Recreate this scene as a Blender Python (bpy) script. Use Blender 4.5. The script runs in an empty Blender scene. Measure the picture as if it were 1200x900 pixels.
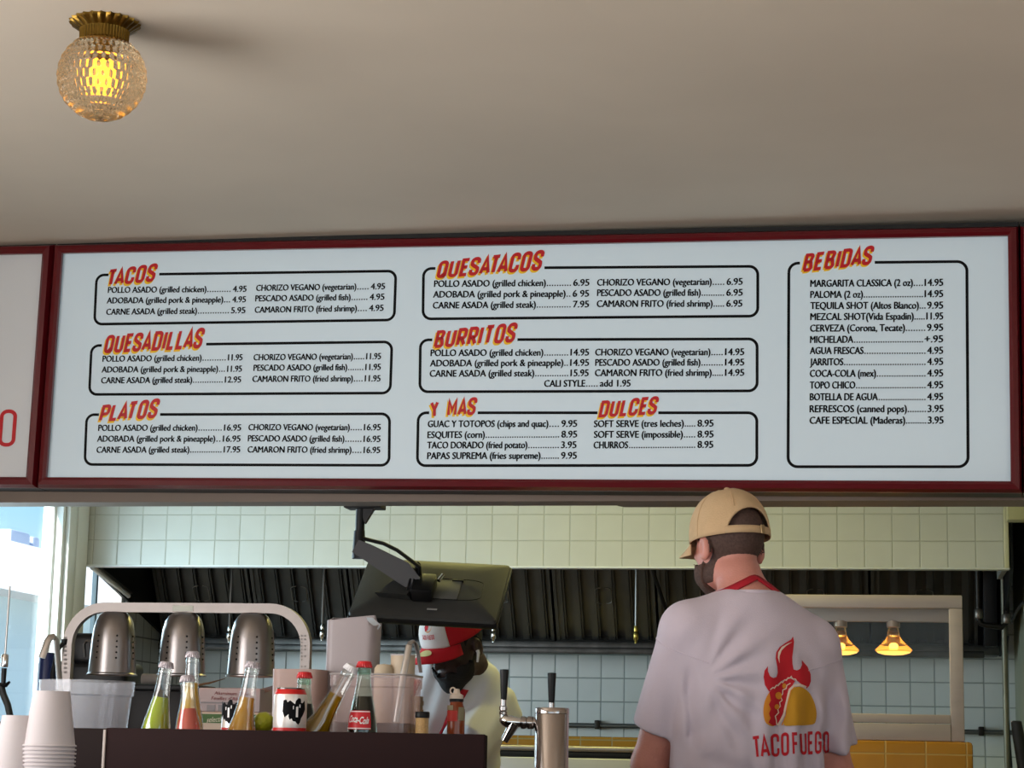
import bpy, bmesh, math, random
import numpy as np
from mathutils import Vector, Matrix
from mathutils.bvhtree import BVHTree
random.seed(7)
C = bpy.context.scene.collection
SC = bpy.context.scene
PI = math.pi

# ------------------------------------------------------------------ camera, world, lights, exposure
FPX, YAW, PITCH, ROLL, CAMZ = 2430.0, math.radians(10.3), math.radians(10.15), math.radians(1.13), 1.2
_F = Vector((-math.sin(YAW)*math.cos(PITCH), math.cos(YAW)*math.cos(PITCH), math.sin(PITCH)))
_R0 = Vector((math.cos(YAW), math.sin(YAW), 0)); _U0 = _R0.cross(_F)
_R = _R0*math.cos(ROLL) + _U0*math.sin(ROLL); _U = _U0*math.cos(ROLL) - _R0*math.sin(ROLL)
CAM = Vector((0, 0, CAMZ))
cd = bpy.data.cameras.new('camera'); cam = bpy.data.objects.new('camera', cd); C.objects.link(cam)
cd.sensor_width = 36; cd.sensor_fit = 'HORIZONTAL'; cd.lens = FPX/1200*36; cd.clip_start = 0.05; cd.clip_end = 500
cam.matrix_world = Matrix(((_R.x, _U.x, -_F.x, 0), (_R.y, _U.y, -_F.y, 0), (_R.z, _U.z, -_F.z, CAMZ), (0, 0, 0, 1)))
SC.camera = cam
SC.view_settings.view_transform = 'Standard'; SC.view_settings.look = 'None'
SC.view_settings.gamma = 1; SC.view_settings.use_curve_mapping = False
SC.view_settings.exposure = 0.0
SC.cycles.use_denoising = True
SC.cycles.max_bounces = 10; SC.cycles.transparent_max_bounces = 12; SC.cycles.transmission_bounces = 10
SC.cycles.caustics_reflective = False; SC.cycles.caustics_refractive = False
SC.cycles.sample_clamp_indirect = 6.0

SKY_STRENGTH = 1.15
SUN_STRENGTH = 9.0
FRONT_DAYLIGHT = 21.0        # the glazed front behind the camera
SIDE_DAYLIGHT = 102.0          # windows in the dining side wall
RIGHT_FILL = 17.0        # unseen fill lamp added on the right side of the room
KITCHEN_SIDE_DAYLIGHT = 54.0  # kitchen window on the left
KITCHEN_TUBES = 17.0          # fluorescent fitting on the kitchen ceiling

w = bpy.data.worlds.new('sky'); SC.world = w; w.use_nodes = True
nt = w.node_tree; nt.nodes.clear()
def N(t, typ, **kw):
    n = t.nodes.new(typ)
    for k, v in kw.items():
        if k.startswith('i_'): n.inputs[k[2:].replace('_', ' ')].default_value = v
        else: setattr(n, k, v)
    return n
_o = N(nt, 'ShaderNodeOutputWorld'); _b = N(nt, 'ShaderNodeBackground'); _b.inputs['Strength'].default_value = SKY_STRENGTH
_tc = N(nt, 'ShaderNodeTexCoord'); _sx = N(nt, 'ShaderNodeSeparateXYZ'); nt.links.new(_tc.outputs['Generated'], _sx.inputs[0])
_rp = N(nt, 'ShaderNodeValToRGB'); nt.links.new(_sx.outputs['Z'], _rp.inputs[0])
_rp.color_ramp.elements[0].position = 0.0; _rp.color_ramp.elements[0].color = (0.95, 1.0, 1.05, 1)
_rp.color_ramp.elements[1].position = 0.30; _rp.color_ramp.elements[1].color = (0.20, 0.55, 1.0, 1)
_e = _rp.color_ramp.elements.new(0.13); _e.color = (0.36, 0.78, 1.05, 1)
_nz = N(nt, 'ShaderNodeTexNoise'); _nz.inputs['Scale'].default_value = 6; _nz.inputs['Detail'].default_value = 5
_mp = N(nt, 'ShaderNodeMapping'); _mp.inputs['Scale'].default_value = (1, 1, 3); nt.links.new(_tc.outputs['Generated'], _mp.inputs[0]); nt.links.new(_mp.outputs[0], _nz.inputs['Vector'])
_cr = N(nt, 'ShaderNodeValToRGB'); nt.links.new(_nz.outputs['Fac'], _cr.inputs[0])
_cr.color_ramp.elements[0].position = 0.5; _cr.color_ramp.elements[1].position = 0.66
_mx = N(nt, 'ShaderNodeMix', data_type='RGBA'); nt.links.new(_cr.outputs[0], _mx.inputs['Factor']); nt.links.new(_rp.outputs[0], _mx.inputs[6]); _mx.inputs[7].default_value = (1, 1.0, 1.02, 1)
nt.links.new(_mx.outputs[2], _b.inputs[0]); nt.links.new(_b.outputs[0], _o.inputs[0])

def area(name, loc, to, sx, sy, power, color):
    l = bpy.data.lights.new(name, 'AREA'); l.shape = 'RECTANGLE'; l.size = sx; l.size_y = sy; l.energy = power; l.color = color
    o = bpy.data.objects.new(name, l); C.objects.link(o); o.location = loc
    o.rotation_euler = (Vector(to)-Vector(loc)).to_track_quat('-Z', 'Y').to_euler()
    return o
sun_l = bpy.data.lights.new('sun', 'SUN'); sun_l.energy = SUN_STRENGTH; sun_l.angle = math.radians(0.6); sun_l.color = (1, 0.95, 0.86)
sun = bpy.data.objects.new('sun', sun_l); C.objects.link(sun); sun.location = (-8, -6, 9)
sun.rotation_euler = Vector((0.22, 0.70, -0.66)).to_track_quat('-Z', 'Y').to_euler()
area('front_window_daylight', (0.4, -3.4, 1.35), (0.2, 2, 4.0), 4.6, 2.3, FRONT_DAYLIGHT, (0.80, 0.93, 1.0))
area('side_window_daylight', (-3.32, 2.1, 1.5), (0, 2.5, 1.6), 3.0, 1.4, SIDE_DAYLIGHT, (0.97, 0.94, 0.93))
area('right_fill_lamp', (2.9, 0.5, 1.5), (-0.5, 2.5, 2.6), 3.0, 1.6, RIGHT_FILL, (0.84, 0.94, 1.0))
area('kitchen_window_daylight', (-3.46, 7.0, 1.65), (0, 7.4, 1.55), 2.1, 1.0, KITCHEN_SIDE_DAYLIGHT, (0.63, 0.86, 1.0))
area('kitchen_ceiling_tubes', (-1.1, 7.2, 2.66), (-1.1, 7.2, 0), 1.6, 0.25, KITCHEN_TUBES, (1.0, 0.9, 0.26))

# ------------------------------------------------------------------ pixel to place, colours, materials
def ray(px, py): return _F + _R*((px-600)/FPX) - _U*((py-450)/FPX)
def P(px, py, Y):
    d = ray(px, py); return CAM + d*(Y/d.y)
def PXM(px, py, Y):                       # pixels per metre at a point
    return FPX/((P(px, py, Y)-CAM).dot(_F))
def s2l(c): return tuple((x/255/12.92 if x/255 <= 0.04045 else ((x/255+0.055)/1.055)**2.4) for x in c)
MATS = {}
def mat(name, rgb=(200, 200, 200), rough=0.5, metal=0.0, trans=0.0, emit=None, estr=0.0, ior=1.45, var=0.0, vscale=8, bump=0.0, bscale=60, coat=0.0, spec=0.5, lin=None, aniso=None, sheen=0.0, sss=0.0, alpha=1.0):
    m = bpy.data.materials.new(name); m.use_nodes = True; t = m.node_tree; b = t.nodes['Principled BSDF']
    col = (*(lin if lin else s2l(rgb)), 1)
    b.inputs['Base Color'].default_value = col; b.inputs['Roughness'].default_value = rough; b.inputs['Metallic'].default_value = metal
    b.inputs['Transmission Weight'].default_value = trans; b.inputs['IOR'].default_value = ior; b.inputs['Coat Weight'].default_value = coat
    b.inputs['Specular IOR Level'].default_value = spec; b.inputs['Sheen Weight'].default_value = sheen; b.inputs['Alpha'].default_value = alpha
    if sss: b.inputs['Subsurface Weight'].default_value = sss; b.inputs['Subsurface Radius'].default_value = (0.01, 0.004, 0.002); b.inputs['Subsurface Scale'].default_value = 1.0
    if emit: b.inputs['Emission Color'].default_value = (*s2l(emit), 1); b.inputs['Emission Strength'].default_value = estr
    if var or bump:
        tc = N(t, 'ShaderNodeTexCoord'); mp = N(t, 'ShaderNodeMapping'); t.links.new(tc.outputs['Object'], mp.inputs[0])
        if aniso: mp.inputs['Scale'].default_value = aniso
    if var:
        nz = N(t, 'ShaderNodeTexNoise'); nz.inputs['Scale'].default_value = vscale; nz.inputs['Detail'].default_value = 4
        t.links.new(mp.outputs[0], nz.inputs['Vector'])
        mr = N(t, 'ShaderNodeMapRange'); mr.inputs[1].default_value = 0.25; mr.inputs[2].default_value = 0.75; mr.inputs[3].default_value = 1-var; mr.inputs[4].default_value = 1+var
        t.links.new(nz.outputs['Fac'], mr.inputs[0])
        mx = N(t, 'ShaderNodeMix', data_type='RGBA', blend_type='MULTIPLY'); mx.inputs['Factor'].default_value = 1; mx.inputs[6].default_value = col
        t.links.new(mr.outputs[0], mx.inputs[7]); t.links.new(mx.outputs[2], b.inputs['Base Color'])
    if bump:
        n2 = N(t, 'ShaderNodeTexNoise'); n2.inputs['Scale'].default_value = bscale; n2.inputs['Detail'].default_value = 3
        t.links.new(mp.outputs[0], n2.inputs['Vector'])
        bp = N(t, 'ShaderNodeBump'); bp.inputs['Strength'].default_value = bump; bp.inputs['Distance'].default_value = 0.01
        t.links.new(n2.outputs['Fac'], bp.inputs['Height']); t.links.new(bp.outputs[0], b.inputs['Normal'])
    MATS[name] = m
    return m
def tile_mat(name, tile, grout, pitch, axes, gw=0.006, rough=0.25, var=0.05, pitch2=None):
    """square glazed tiles counted from the object's own origin along two of its axes"""
    m = bpy.data.materials.new(name); m.use_nodes = True; t = m.node_tree; b = t.nodes['Principled BSDF']
    tc = N(t, 'ShaderNodeTexCoord'); sp = N(t, 'ShaderNodeSeparateXYZ'); t.links.new(tc.outputs['Object'], sp.inputs[0])
    def math_(op, a, bb=None, c=None):
        n = N(t, 'ShaderNodeMath', operation=op)
        for i, v in enumerate((a, bb, c)):
            if v is None: continue
            if isinstance(v, (int, float)): n.inputs[i].default_value = v
            else: t.links.new(v, n.inputs[i])
        return n.outputs[0]
    ms, ids = [], []
    for k, ax in enumerate(axes):
        p = pitch if k == 0 or not pitch2 else pitch2
        q = math_('DIVIDE', sp.outputs[ax], p); fl = math_('FLOOR', q); fr = math_('SUBTRACT', q, fl)
        d = math_('ABSOLUTE', math_('SUBTRACT', fr, 0.5))            # 0.5 at the joint
        mr = N(t, 'ShaderNodeMapRange', interpolation_type='SMOOTHSTEP'); mr.inputs[1].default_value = 0.5-gw/p; mr.inputs[2].default_value = 0.5-gw/p*0.25
        t.links.new(d, mr.inputs[0]); ms.append(mr.outputs[0]); ids.append(fl)
    g = math_('MAXIMUM', ms[0], ms[1])
    cb = N(t, 'ShaderNodeCombineXYZ'); t.links.new(ids[0], cb.inputs[0]); t.links.new(ids[1], cb.inputs[1])
    wn = N(t, 'ShaderNodeTexWhiteNoise'); t.links.new(cb.outputs[0], wn.inputs['Vector'])
    nz = N(t, 'ShaderNodeTexNoise'); nz.inputs['Scale'].default_value = 9; t.links.new(tc.outputs['Object'], nz.inputs['Vector'])
    v = math_('ADD', math_('MULTIPLY_ADD', wn.outputs['Value'], var, 1-var), math_('MULTIPLY_ADD', nz.outputs['Fac'], 0.10, -0.05))
    mx = N(t, 'ShaderNodeMix', data_type='RGBA', blend_type='MULTIPLY'); mx.inputs['Factor'].default_value = 1; mx.inputs[6].default_value = (*s2l(tile), 1)
    t.links.new(v, mx.inputs[7])
    m2 = N(t, 'ShaderNodeMix', data_type='RGBA'); t.links.new(g, m2.inputs['Factor']); t.links.new(mx.outputs[2], m2.inputs[6]); m2.inputs[7].default_value = (*s2l(grout), 1)
    t.links.new(m2.outputs[2], b.inputs['Base Color'])
    rg = N(t, 'ShaderNodeMapRange'); rg.inputs[3].default_value = rough; rg.inputs[4].default_value = 0.9; t.links.new(g, rg.inputs[0]); t.links.new(rg.outputs[0], b.inputs['Roughness'])
    bp = N(t, 'ShaderNodeBump'); bp.inputs['Strength'].default_value = 0.5; bp.inputs['Distance'].default_value = 0.003
    t.links.new(math_('SUBTRACT', math_('MULTIPLY', nz.outputs['Fac'], 0.3), g), bp.inputs['Height']); t.links.new(bp.outputs[0], b.inputs['Normal'])
    return m

# ------------------------------------------------------------------ mesh builder
class MB:
    def __init__(s): s.v = []; s.f = []; s.sm = []
    def add(s, vs, fs, smooth=False):
        n = len(s.v); s.v += [Vector(v) for v in vs]; s.f += [tuple(i+n for i in f) for f in fs]; s.sm += [smooth]*len(fs); return s
    def box(s, a, b, M=None):
        x0, y0, z0 = a; x1, y1, z1 = b
        vs = [Vector(p) for p in ((x0,y0,z0),(x1,y0,z0),(x1,y1,z0),(x0,y1,z0),(x0,y0,z1),(x1,y0,z1),(x1,y1,z1),(x0,y1,z1))]
        if M: vs = [M @ v for v in vs]
        return s.add(vs, [(0,3,2,1),(4,5,6,7),(0,1,5,4),(1,2,6,5),(2,3,7,6),(3,0,4,7)])
    def bbox(s, a, b, r=0.004, M=None, seg=2):          # box with rounded edges
        bm = bmesh.new(); bmesh.ops.create_cube(bm, size=1)
        for v in bm.verts: v.co = Vector([(a[i]+b[i])/2 + v.co[i]*(b[i]-a[i]) for i in range(3)])
        bmesh.ops.bevel(bm, geom=bm.edges[:], offset=min(r, min(abs(b[i]-a[i]) for i in range(3))*0.49), segments=seg, affect='EDGES', profile=0.5)
        bm.verts.index_update()
        vs = [(M @ v.co) if M else v.co.copy() for v in bm.verts]; fs = [tuple(v.index for v in f.verts) for f in bm.faces]; bm.free()
        return s.add(vs, fs, True)
    def tube(s, pts, r, n=10, caps=True, closed=False, flat=None):
        pts = [Vector(p) for p in pts]; m = len(pts); rs = r if isinstance(r, (list, tuple)) else [r]*m
        vs = []; up = None
        for i, p in enumerate(pts):
            if closed: t = pts[(i+1) % m]-pts[i-1]
            else: t = pts[min(i+1, m-1)]-pts[max(i-1, 0)]
            t.normalize()
            if up is None: up = Vector((0,0,1)) if abs(t.z) < 0.9 else Vector((0,1,0))
            a = t.cross(up)
            if a.length < 1e-6: a = t.orthogonal()
            a.normalize(); b = t.cross(a); up = -b if False else (up - t*up.dot(t)).normalized() if (up - t*up.dot(t)).length > 1e-4 else b
            b = t.cross(a).normalized()
            for k in range(n):
                g = 2*PI*k/n
                vs.append(p + a*math.cos(g)*rs[i] + b*math.sin(g)*rs[i]*(flat if flat else 1))
        fs = []
        for i in range(m if closed else m-1):
            j = (i+1) % m
            for k in range(n): fs.append((i*n+k, i*n+(k+1) % n, j*n+(k+1) % n, j*n+k))
        if caps and not closed: fs += [tuple(range(n))[::-1], tuple((m-1)*n+k for k in range(n))]
        return s.add(vs, fs, True)
    def lathe(s, prof, c=(0,0,0), n=32, M=None, caps=True, ax=1.0):
        vs = []; 
        for r, z in prof:
            for k in range(n):
                g = 2*PI*k/n; v = Vector((r*math.cos(g), r*math.sin(g)*ax, z))
                vs.append((M @ v) if M else v+Vector(c))
        fs = []
        for i in range(len(prof)-1):
            for k in range(n): fs.append((i*n+k, i*n+(k+1) % n, (i+1)*n+(k+1) % n, (i+1)*n+k))
        if caps:
            if prof[0][0] > 1e-6: fs.append(tuple(range(n))[::-1])
            if prof[-1][0] > 1e-6: fs.append(tuple((len(prof)-1)*n+k for k in range(n)))
        return s.add(vs, fs, True)
    def cyl(s, a, b, r, r2=None, n=20): return s.tube([a, b], [r, r if r2 is None else r2], n)
    def ell(s, c, r, n=20, R=None):
        vs = []; fs = []; m = n//2
        for i in range(m+1):
            th = PI*i/m
            for k in range(n):
                g = 2*PI*k/n; v = Vector((math.sin(th)*math.cos(g)*r[0], math.sin(th)*math.sin(g)*r[1], math.cos(th)*r[2]))
                if R: v = R @ v
                vs.append(v+Vector(c))
        for i in range(m):
            for k in range(n): fs.append((i*n+k, (i+1)*n+k, (i+1)*n+(k+1) % n, i*n+(k+1) % n))
        return s.add(vs, fs, True)
    def prism(s, poly, y0, y1, ax='xz'):
        def q(p, t): return {'xz': (p[0], t, p[1]), 'xy': (p[0], p[1], t), 'yz': (t, p[0], p[1])}[ax]
        n = len(poly); vs = [q(p, y0) for p in poly]+[q(p, y1) for p in poly]
        return s.add(vs, [tuple(range(n)), tuple(range(n, 2*n))[::-1]]+[(i, i+n, (i+1) % n+n, (i+1) % n) for i in range(n)])
    def build(s, name, m, parent=None, world=False, fix=True):
        me = bpy.data.meshes.new(name); vs = s.v
        if world and parent is not None:
            Mi = wmat(parent).inverted(); vs = [Mi @ v for v in vs]
        elif parent is not None and not world: pass
        me.from_pydata([tuple(v) for v in vs], [], s.f); me.polygons.foreach_set('use_smooth', s.sm)
        if fix:
            bm = bmesh.new(); bm.from_mesh(me); bmesh.ops.remove_doubles(bm, verts=bm.verts, dist=1e-6); bmesh.ops.recalc_face_normals(bm, faces=bm.faces); bm.to_mesh(me); bm.free()
        me.materials.append(m)
        if any(s.sm):
            try: me.set_sharp_from_angle(angle=math.radians(40))
            except Exception: pass
        o = bpy.data.objects.new(name, me); C.objects.link(o)
        if parent is not None: o.parent = parent
        return o
def wmat(o):
    M = Matrix.LocRotScale(o.location, o.rotation_euler.to_quaternion(), Vector((1,1,1)))
    return wmat(o.parent) @ M if o.parent else M
def thing(name, label, cat, loc=(0,0,0), rot=(0,0,0), group=None):
    o = bpy.data.objects.new(name, None); C.objects.link(o); o.location = loc; o.rotation_euler = rot; o.empty_display_size = 0.05
    o['label'] = label; o['category'] = cat
    if group: o['group'] = group
    return o
def tag(o, label, cat, group=None):
    o['label'] = label; o['category'] = cat
    if group: o['group'] = group
    return o
def struct(o, label=None, cat=None):
    o['kind'] = 'structure'
    if label: o['label'] = label
    if cat: o['category'] = cat
    return o
def centre(o):
    """move a one-mesh thing's origin to the base centre of its mesh"""
    vs = [v.co for v in o.data.vertices]; c = Vector(((min(v.x for v in vs)+max(v.x for v in vs))/2, (min(v.y for v in vs)+max(v.y for v in vs))/2, min(v.z for v in vs)))
    o.data.transform(Matrix.Translation(-c)); o.location = c; return o
def copy_tree(o, parent=None):
    c = o.copy(); C.objects.link(c); c.parent = parent
    for ch in list(o.children): copy_tree(ch, c)
    return c

# ------------------------------------------------------------------ lettering
def arc(cx, cy, r, a0, a1, n=6): return [(cx+r*math.cos(math.radians(a0+(a1-a0)*i/n)), cy+r*math.sin(math.radians(a0+(a1-a0)*i/n))) for i in range(n+1)]
def strokes(ch, W=0.42, r=None):
    """centre lines of a tall condensed letter, height 1"""
    r = r or W*0.45
    top = lambda: arc(W-r, 1-r, r, 0, 90)+arc(r, 1-r, r, 90, 180)
    bot = lambda: arc(r, r, r, 180, 270)+arc(W-r, r, r, 270, 360)
    if ch == 'O': return [top()+bot()+[(W, 1-r)]], W
    if ch == 'Q': return [top()+bot()+[(W, 1-r)], [(W*0.55, 0.22), (W*1.08, -0.04)]], W
    if ch == 'C': return [[(W, 0.66)]+top()+bot()+[(W, 0.34)]], W
    if ch == 'G': return [[(W, 0.68)]+top()+bot()+[(W, 0.46), (W*0.55, 0.46)]], W
    if ch == 'U': return [[(0, 1)]+bot()+[(W, 1)]], W
    if ch == 'D': return [[(0, 0), (0, 1)]+arc(W-r, 1-r, r, 90, 0)+arc(W-r, r, r, 0, -90)+[(0, 0)]], W
    if ch == 'S':
        return [[(W, 0.70)]+arc(W-r, 1-r, r, 0, 90)+arc(r, 1-r, r, 90, 180)+[(0, 0.72), (0.04*W, 0.64), (0.3*W, 0.55), (0.7*W, 0.45), (0.96*W, 0.36), (W, 0.28)]+arc(W-r, r, r, 0, -90)+arc(r, r, r, 270, 180)+[(0, 0.30)]], W
    if ch == 'B':
        q = W*0.4
        return [[(0, 0), (0, 1)]+arc(W*0.94-q, 1-q, q, 90, 0)+arc(W*0.94-q, 0.53+q*0.6, q*0.6, 0, -90, 4)+[(0, 0.53)], [(W*0.5, 0.53)]+arc(W-q, 0.53-q*0.6, q*0.6, 90, 0, 4)+arc(W-q, q, q, 0, -90)+[(0, 0)]], W
    if ch in 'PR':
        q = W*0.42; a = [[(0, 0), (0, 1)]+arc(W-q, 1-q, q, 90, 0)+arc(W-q, 0.44+q, q, 0, -90)+[(0, 0.44)]]
        if ch == 'R': a.append([(W*0.5, 0.44), (W*1.02, 0)])
        return a, W
    if ch == 'T': return [[(0, 1), (W*1.05, 1)], [(W*0.52, 1), (W*0.52, 0)]], W*1.05
    if ch == 'L': return [[(0, 1), (0, 0), (W*0.85, 0)]], W*0.85
    if ch == 'I': return [[(0, 0), (0, 1)]], 0.0
    if ch == 'E': return [[(W*0.85, 1), (0, 1), (0, 0), (W*0.85, 0)], [(0, 0.51), (W*0.75, 0.51)]], W*0.85
    if ch == 'F': return [[(W*0.85, 1), (0, 1), (0, 0)], [(0, 0.51), (W*0.75, 0.51)]], W*0.85
    if ch == 'A': return [[(-0.03, 0), (W*0.5, 1), (W+0.03, 0)], [(W*0.14, 0.27), (W*0.86, 0.27)]], W
    if ch == 'M': return [[(0, 0), (0, 1), (W*0.6, 0.32), (W*1.2, 1), (W*1.2, 0)]], W*1.2
    if ch == 'Y': return [[(0, 1), (W*0.5, 0.46), (W, 1)], [(W*0.5, 0.46), (W*0.5, 0)]], W
    return [], W*0.55
def stroke_strip(pts, t):
    n = len(pts); P2 = [Vector(p) for p in pts]; L = []; Rr = []
    cl = (P2[0]-P2[-1]).length < 1e-6
    for i in range(n):
        if cl: a = P2[i]-P2[i-1 if i > 0 else n-2]; b = P2[i+1 if i < n-1 else 1]-P2[i]
        else: a = P2[i]-P2[i-1] if i > 0 else P2[1]-P2[0]; b = P2[i+1]-P2[i] if i < n-1 else P2[-1]-P2[-2]
        if a.length < 1e-7: a = b
        if b.length < 1e-7: b = a
        a = a.normalized(); b = b.normalized(); na = Vector((-a.y, a.x)); nb = Vector((-b.y, b.x)); m = na+nb
        m = m.normalized() if m.length > 1e-4 else na
        k = min(1/max(m.dot(na), 0.35), 2.2)
        L.append(P2[i]+m*t/2*k); Rr.append(P2[i]-m*t/2*k)
    return [(L[i], Rr[i], Rr[i+1], L[i+1]) for i in range(n-1)]
def stroke_text(txt, t=0.15, W=0.42, gap=0.2, shear=0.0, mono=None):
    """quads of a word in the unit box, x and y from 0 to 1"""
    x = 0; out = []; prev = ''
    for ch in txt:
        x -= {'ES': 0.07, 'UL': 0.0, 'TA': 0.17, 'AT': 0.17, 'LA': 0.10, 'PL': 0.03, 'YA': 0.15, 'SA': 0.03, 'AC': 0.03, 'AS': 0.05, 'LC': 0.06, 'DA': 0.04}.get(prev+ch, 0)*W/0.42; prev = ch
        st, w_ = strokes(ch, W-t*0.0)
        for pl in st:
            pl = [(px*1.0, t/2+py*(1-t)) for px, py in pl]
            for q in stroke_strip(pl, t): out.append([Vector((p.x+x+shear*p.y, p.y)) for p in q])
        x += w_+t+gap-t*0.0
    xs = [p.x for q in out for p in q]; x0, x1 = min(xs), max(xs)
    return [[((p.x-x0)/(x1-x0), p.y) for p in q] for q in out]
_capH = None
def font_mesh(txt, bold=0.0):
    """flat outlines of a line of text in the built-in face: vertices (x, y) and faces, cap height 1"""
    global _capH
    def raw(s_):
        cu = bpy.data.curves.new('t', 'FONT'); cu.body = s_; cu.resolution_u = 3; cu.offset = bold; cu.fill_mode = 'FRONT'
        o = bpy.data.objects.new('t', cu); C.objects.link(o)
        dg = bpy.context.evaluated_depsgraph_get(); me = o.evaluated_get(dg).to_mesh()
        v = [(p.co.x, p.co.y) for p in me.vertices]; f = [tuple(p.vertices) for p in me.polygons]
        o.evaluated_get(dg).to_mesh_clear(); bpy.data.objects.remove(o); bpy.data.curves.remove(cu)
        return v, f
    if _capH is None: vv, _ = raw('H'); _capH = max(p[1] for p in vv)
    v, f = raw(txt)
    return [(x/_capH, y/_capH) for x, y in v], f

# ------------------------------------------------------------------ the setting
def pane_mat(name, tint=(0.97, 0.985, 0.98), refl=0.08, rough=0.02, haze=0.0, hazecol=(200, 205, 205), edge=0.35):
    m = bpy.data.materials.new(name); m.use_nodes = True; t = m.node_tree; t.nodes.clear()
    o = N(t, 'ShaderNodeOutputMaterial'); a = N(t, 'ShaderNodeBsdfTransparent'); a.inputs[0].default_value = (*tint, 1)
    g = N(t, 'ShaderNodeBsdfGlossy'); g.inputs['Roughness'].default_value = rough
    lw = N(t, 'ShaderNodeLayerWeight'); pw = N(t, 'ShaderNodeMath', operation='POWER'); pw.inputs[1].default_value = 4; t.links.new(lw.outputs['Facing'], pw.inputs[0])
    ma = N(t, 'ShaderNodeMath', operation='MULTIPLY_ADD'); ma.inputs[1].default_value = edge; ma.inputs[2].default_value = refl*0.5; t.links.new(pw.outputs[0], ma.inputs[0])
    x = N(t, 'ShaderNodeMixShader'); t.links.new(ma.outputs[0], x.inputs[0]); t.links.new(a.outputs[0], x.inputs[1]); t.links.new(g.outputs[0], x.inputs[2])
    if haze:
        d = N(t, 'ShaderNodeBsdfDiffuse'); d.inputs[0].default_value = (*s2l(hazecol), 1)
        y = N(t, 'ShaderNodeMixShader'); y.inputs[0].default_value = haze; t.links.new(x.outputs[0], y.inputs[1]); t.links.new(d.outputs[0], y.inputs[2]); x = y
    t.links.new(x.outputs[0], o.inputs[0]); return m
M_ceil = mat('ceiling_plaster', (216, 205, 188), 0.85, var=0.07, vscale=1.2, bump=0.35, bscale=2.2)
M_wallp = mat('cream_wall_paint', (205, 196, 182), 0.8, var=0.03)
M_floor = mat('floor_tile', (178, 150, 128), 0.5, var=0.1)
M_header = mat('header_paint', (130, 114, 102), 0.6, var=0.08, vscale=4)
M_white = mat('white_gloss_paint', (222, 224, 222), 0.4)
M_olive = mat('olive_kitchen_paint', (158, 160, 138), 0.7, var=0.06)
M_bulk = tile_mat('glazed_cream_tile', (200, 200, 192), (174, 174, 162), 0.1085, ('X', 'Z'), gw=0.0038, rough=0.22)
M_back = tile_mat('glazed_grey_tile', (218, 222, 217), (158, 164, 160), 0.108, ('X', 'Z'), gw=0.0042, rough=0.22)
M_side = tile_mat('glazed_side_tile', (188, 194, 190), (120, 124, 122), 0.108, ('Y', 'Z'), gw=0.0055, rough=0.3)
M_yel = tile_mat('glazed_yellow_tile', (200, 138, 34), (190, 166, 112), 0.146, ('X', 'Z'), gw=0.004, rough=0.25, var=0.12)
M_pane = pane_mat('window_glass')

XL, ZC = -3.37, 2.73
def sbox(name, a, b, m, label=None):
    return struct(MB().box(a, b).build(name, m))
sbox('floor', (-3.55, -3.6, -0.1), (3.1, 9.7, 0), M_floor)
sbox('ceiling', (-3.55, -3.6, ZC), (3.1, 9.75, ZC+0.1), M_ceil)
# left wall with the dining windows, the kitchen window and the narrow window at the back
T = 0.07
ml = MB()
for (y0, y1, z0, z1) in ((-3.6, 0.5, 0, ZC), (0.5, 3.7, 0, 0.75), (0.5, 3.7, 2.25, ZC), (3.7, 5.97, 0, ZC)):
    ml.box((XL-T, y0, z0), (XL, y1, z1))
struct(ml.build('wall_left', M_wallp))
mk = MB()
for (y0, y1, z0, z1) in ((5.97, 6.05, 0, ZC), (6.05, 8.14, 0, 1.0), (6.05, 8.14, 2.35, ZC), (8.14, 8.40, 0, ZC), (8.40, 8.95, 0, 1.0), (8.40, 8.95, 2.2, ZC), (8.95, 9.7, 0, ZC)):
    mk.box((XL-T, y0-8.95, z0-1.7), (XL, y1-8.95, z1-1.7))
o = mk.build('wall_left_kitchen', M_side); o.location = (0, 8.95, 1.7); struct(o)
sbox('wall_front', (-3.55, -3.6, 0), (3.1, -3.5, 0.15), M_wallp)
sbox('trim_4', (-3.55, -3.6, 2.55), (3.1, -3.5, ZC), M_wallp)
mr = MB()  # right wall, its unseen opening made for the added fill lamp
for (y0, y1, z0, z1) in ((-3.6, -1.05, 0, ZC), (-1.05, 2.05, 0, 0.65), (-1.05, 2.05, 2.35, ZC), (2.05, 6.12, 0, ZC)): mr.box((3.0, y0, z0), (3.1, y1, z1))
struct(mr.build('wall_right', M_wallp))
sbox('wall_right_kitchen', (0.565, 6.13, 0), (0.70, 9.7, ZC), M_olive)
bw = MB().box((-3.54+1.426, 0, -1.3), (0.70+1.426, 0.1, ZC-1.3)).build('wall_back', M_back)
g0 = P(677, 822, 9.6); bw.location = (-1.426, 9.6, 1.3)
bw.data.transform(Matrix.Translation(Vector((-1.426, 9.6, 1.3))-Vector((g0.x, 9.6, g0.z)))); bw.location = (g0.x, 9.6, g0.z); struct(bw)
# yellow tile band along the back wall
g1 = P(607, 867, 9.57); yb = MB().bbox((-3.37-g1.x, 0, 1.0-g1.z-0.1), (P(1000, 867, 9.57).x-g1.x, 0.035, 1.292-g1.z), 0.008).build('trim_2', M_yel)
yb.location = (g1.x, 9.562, g1.z-0.14); yb.data.transform(Matrix.Translation((0, 0, 0.14))); struct(yb)
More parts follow.
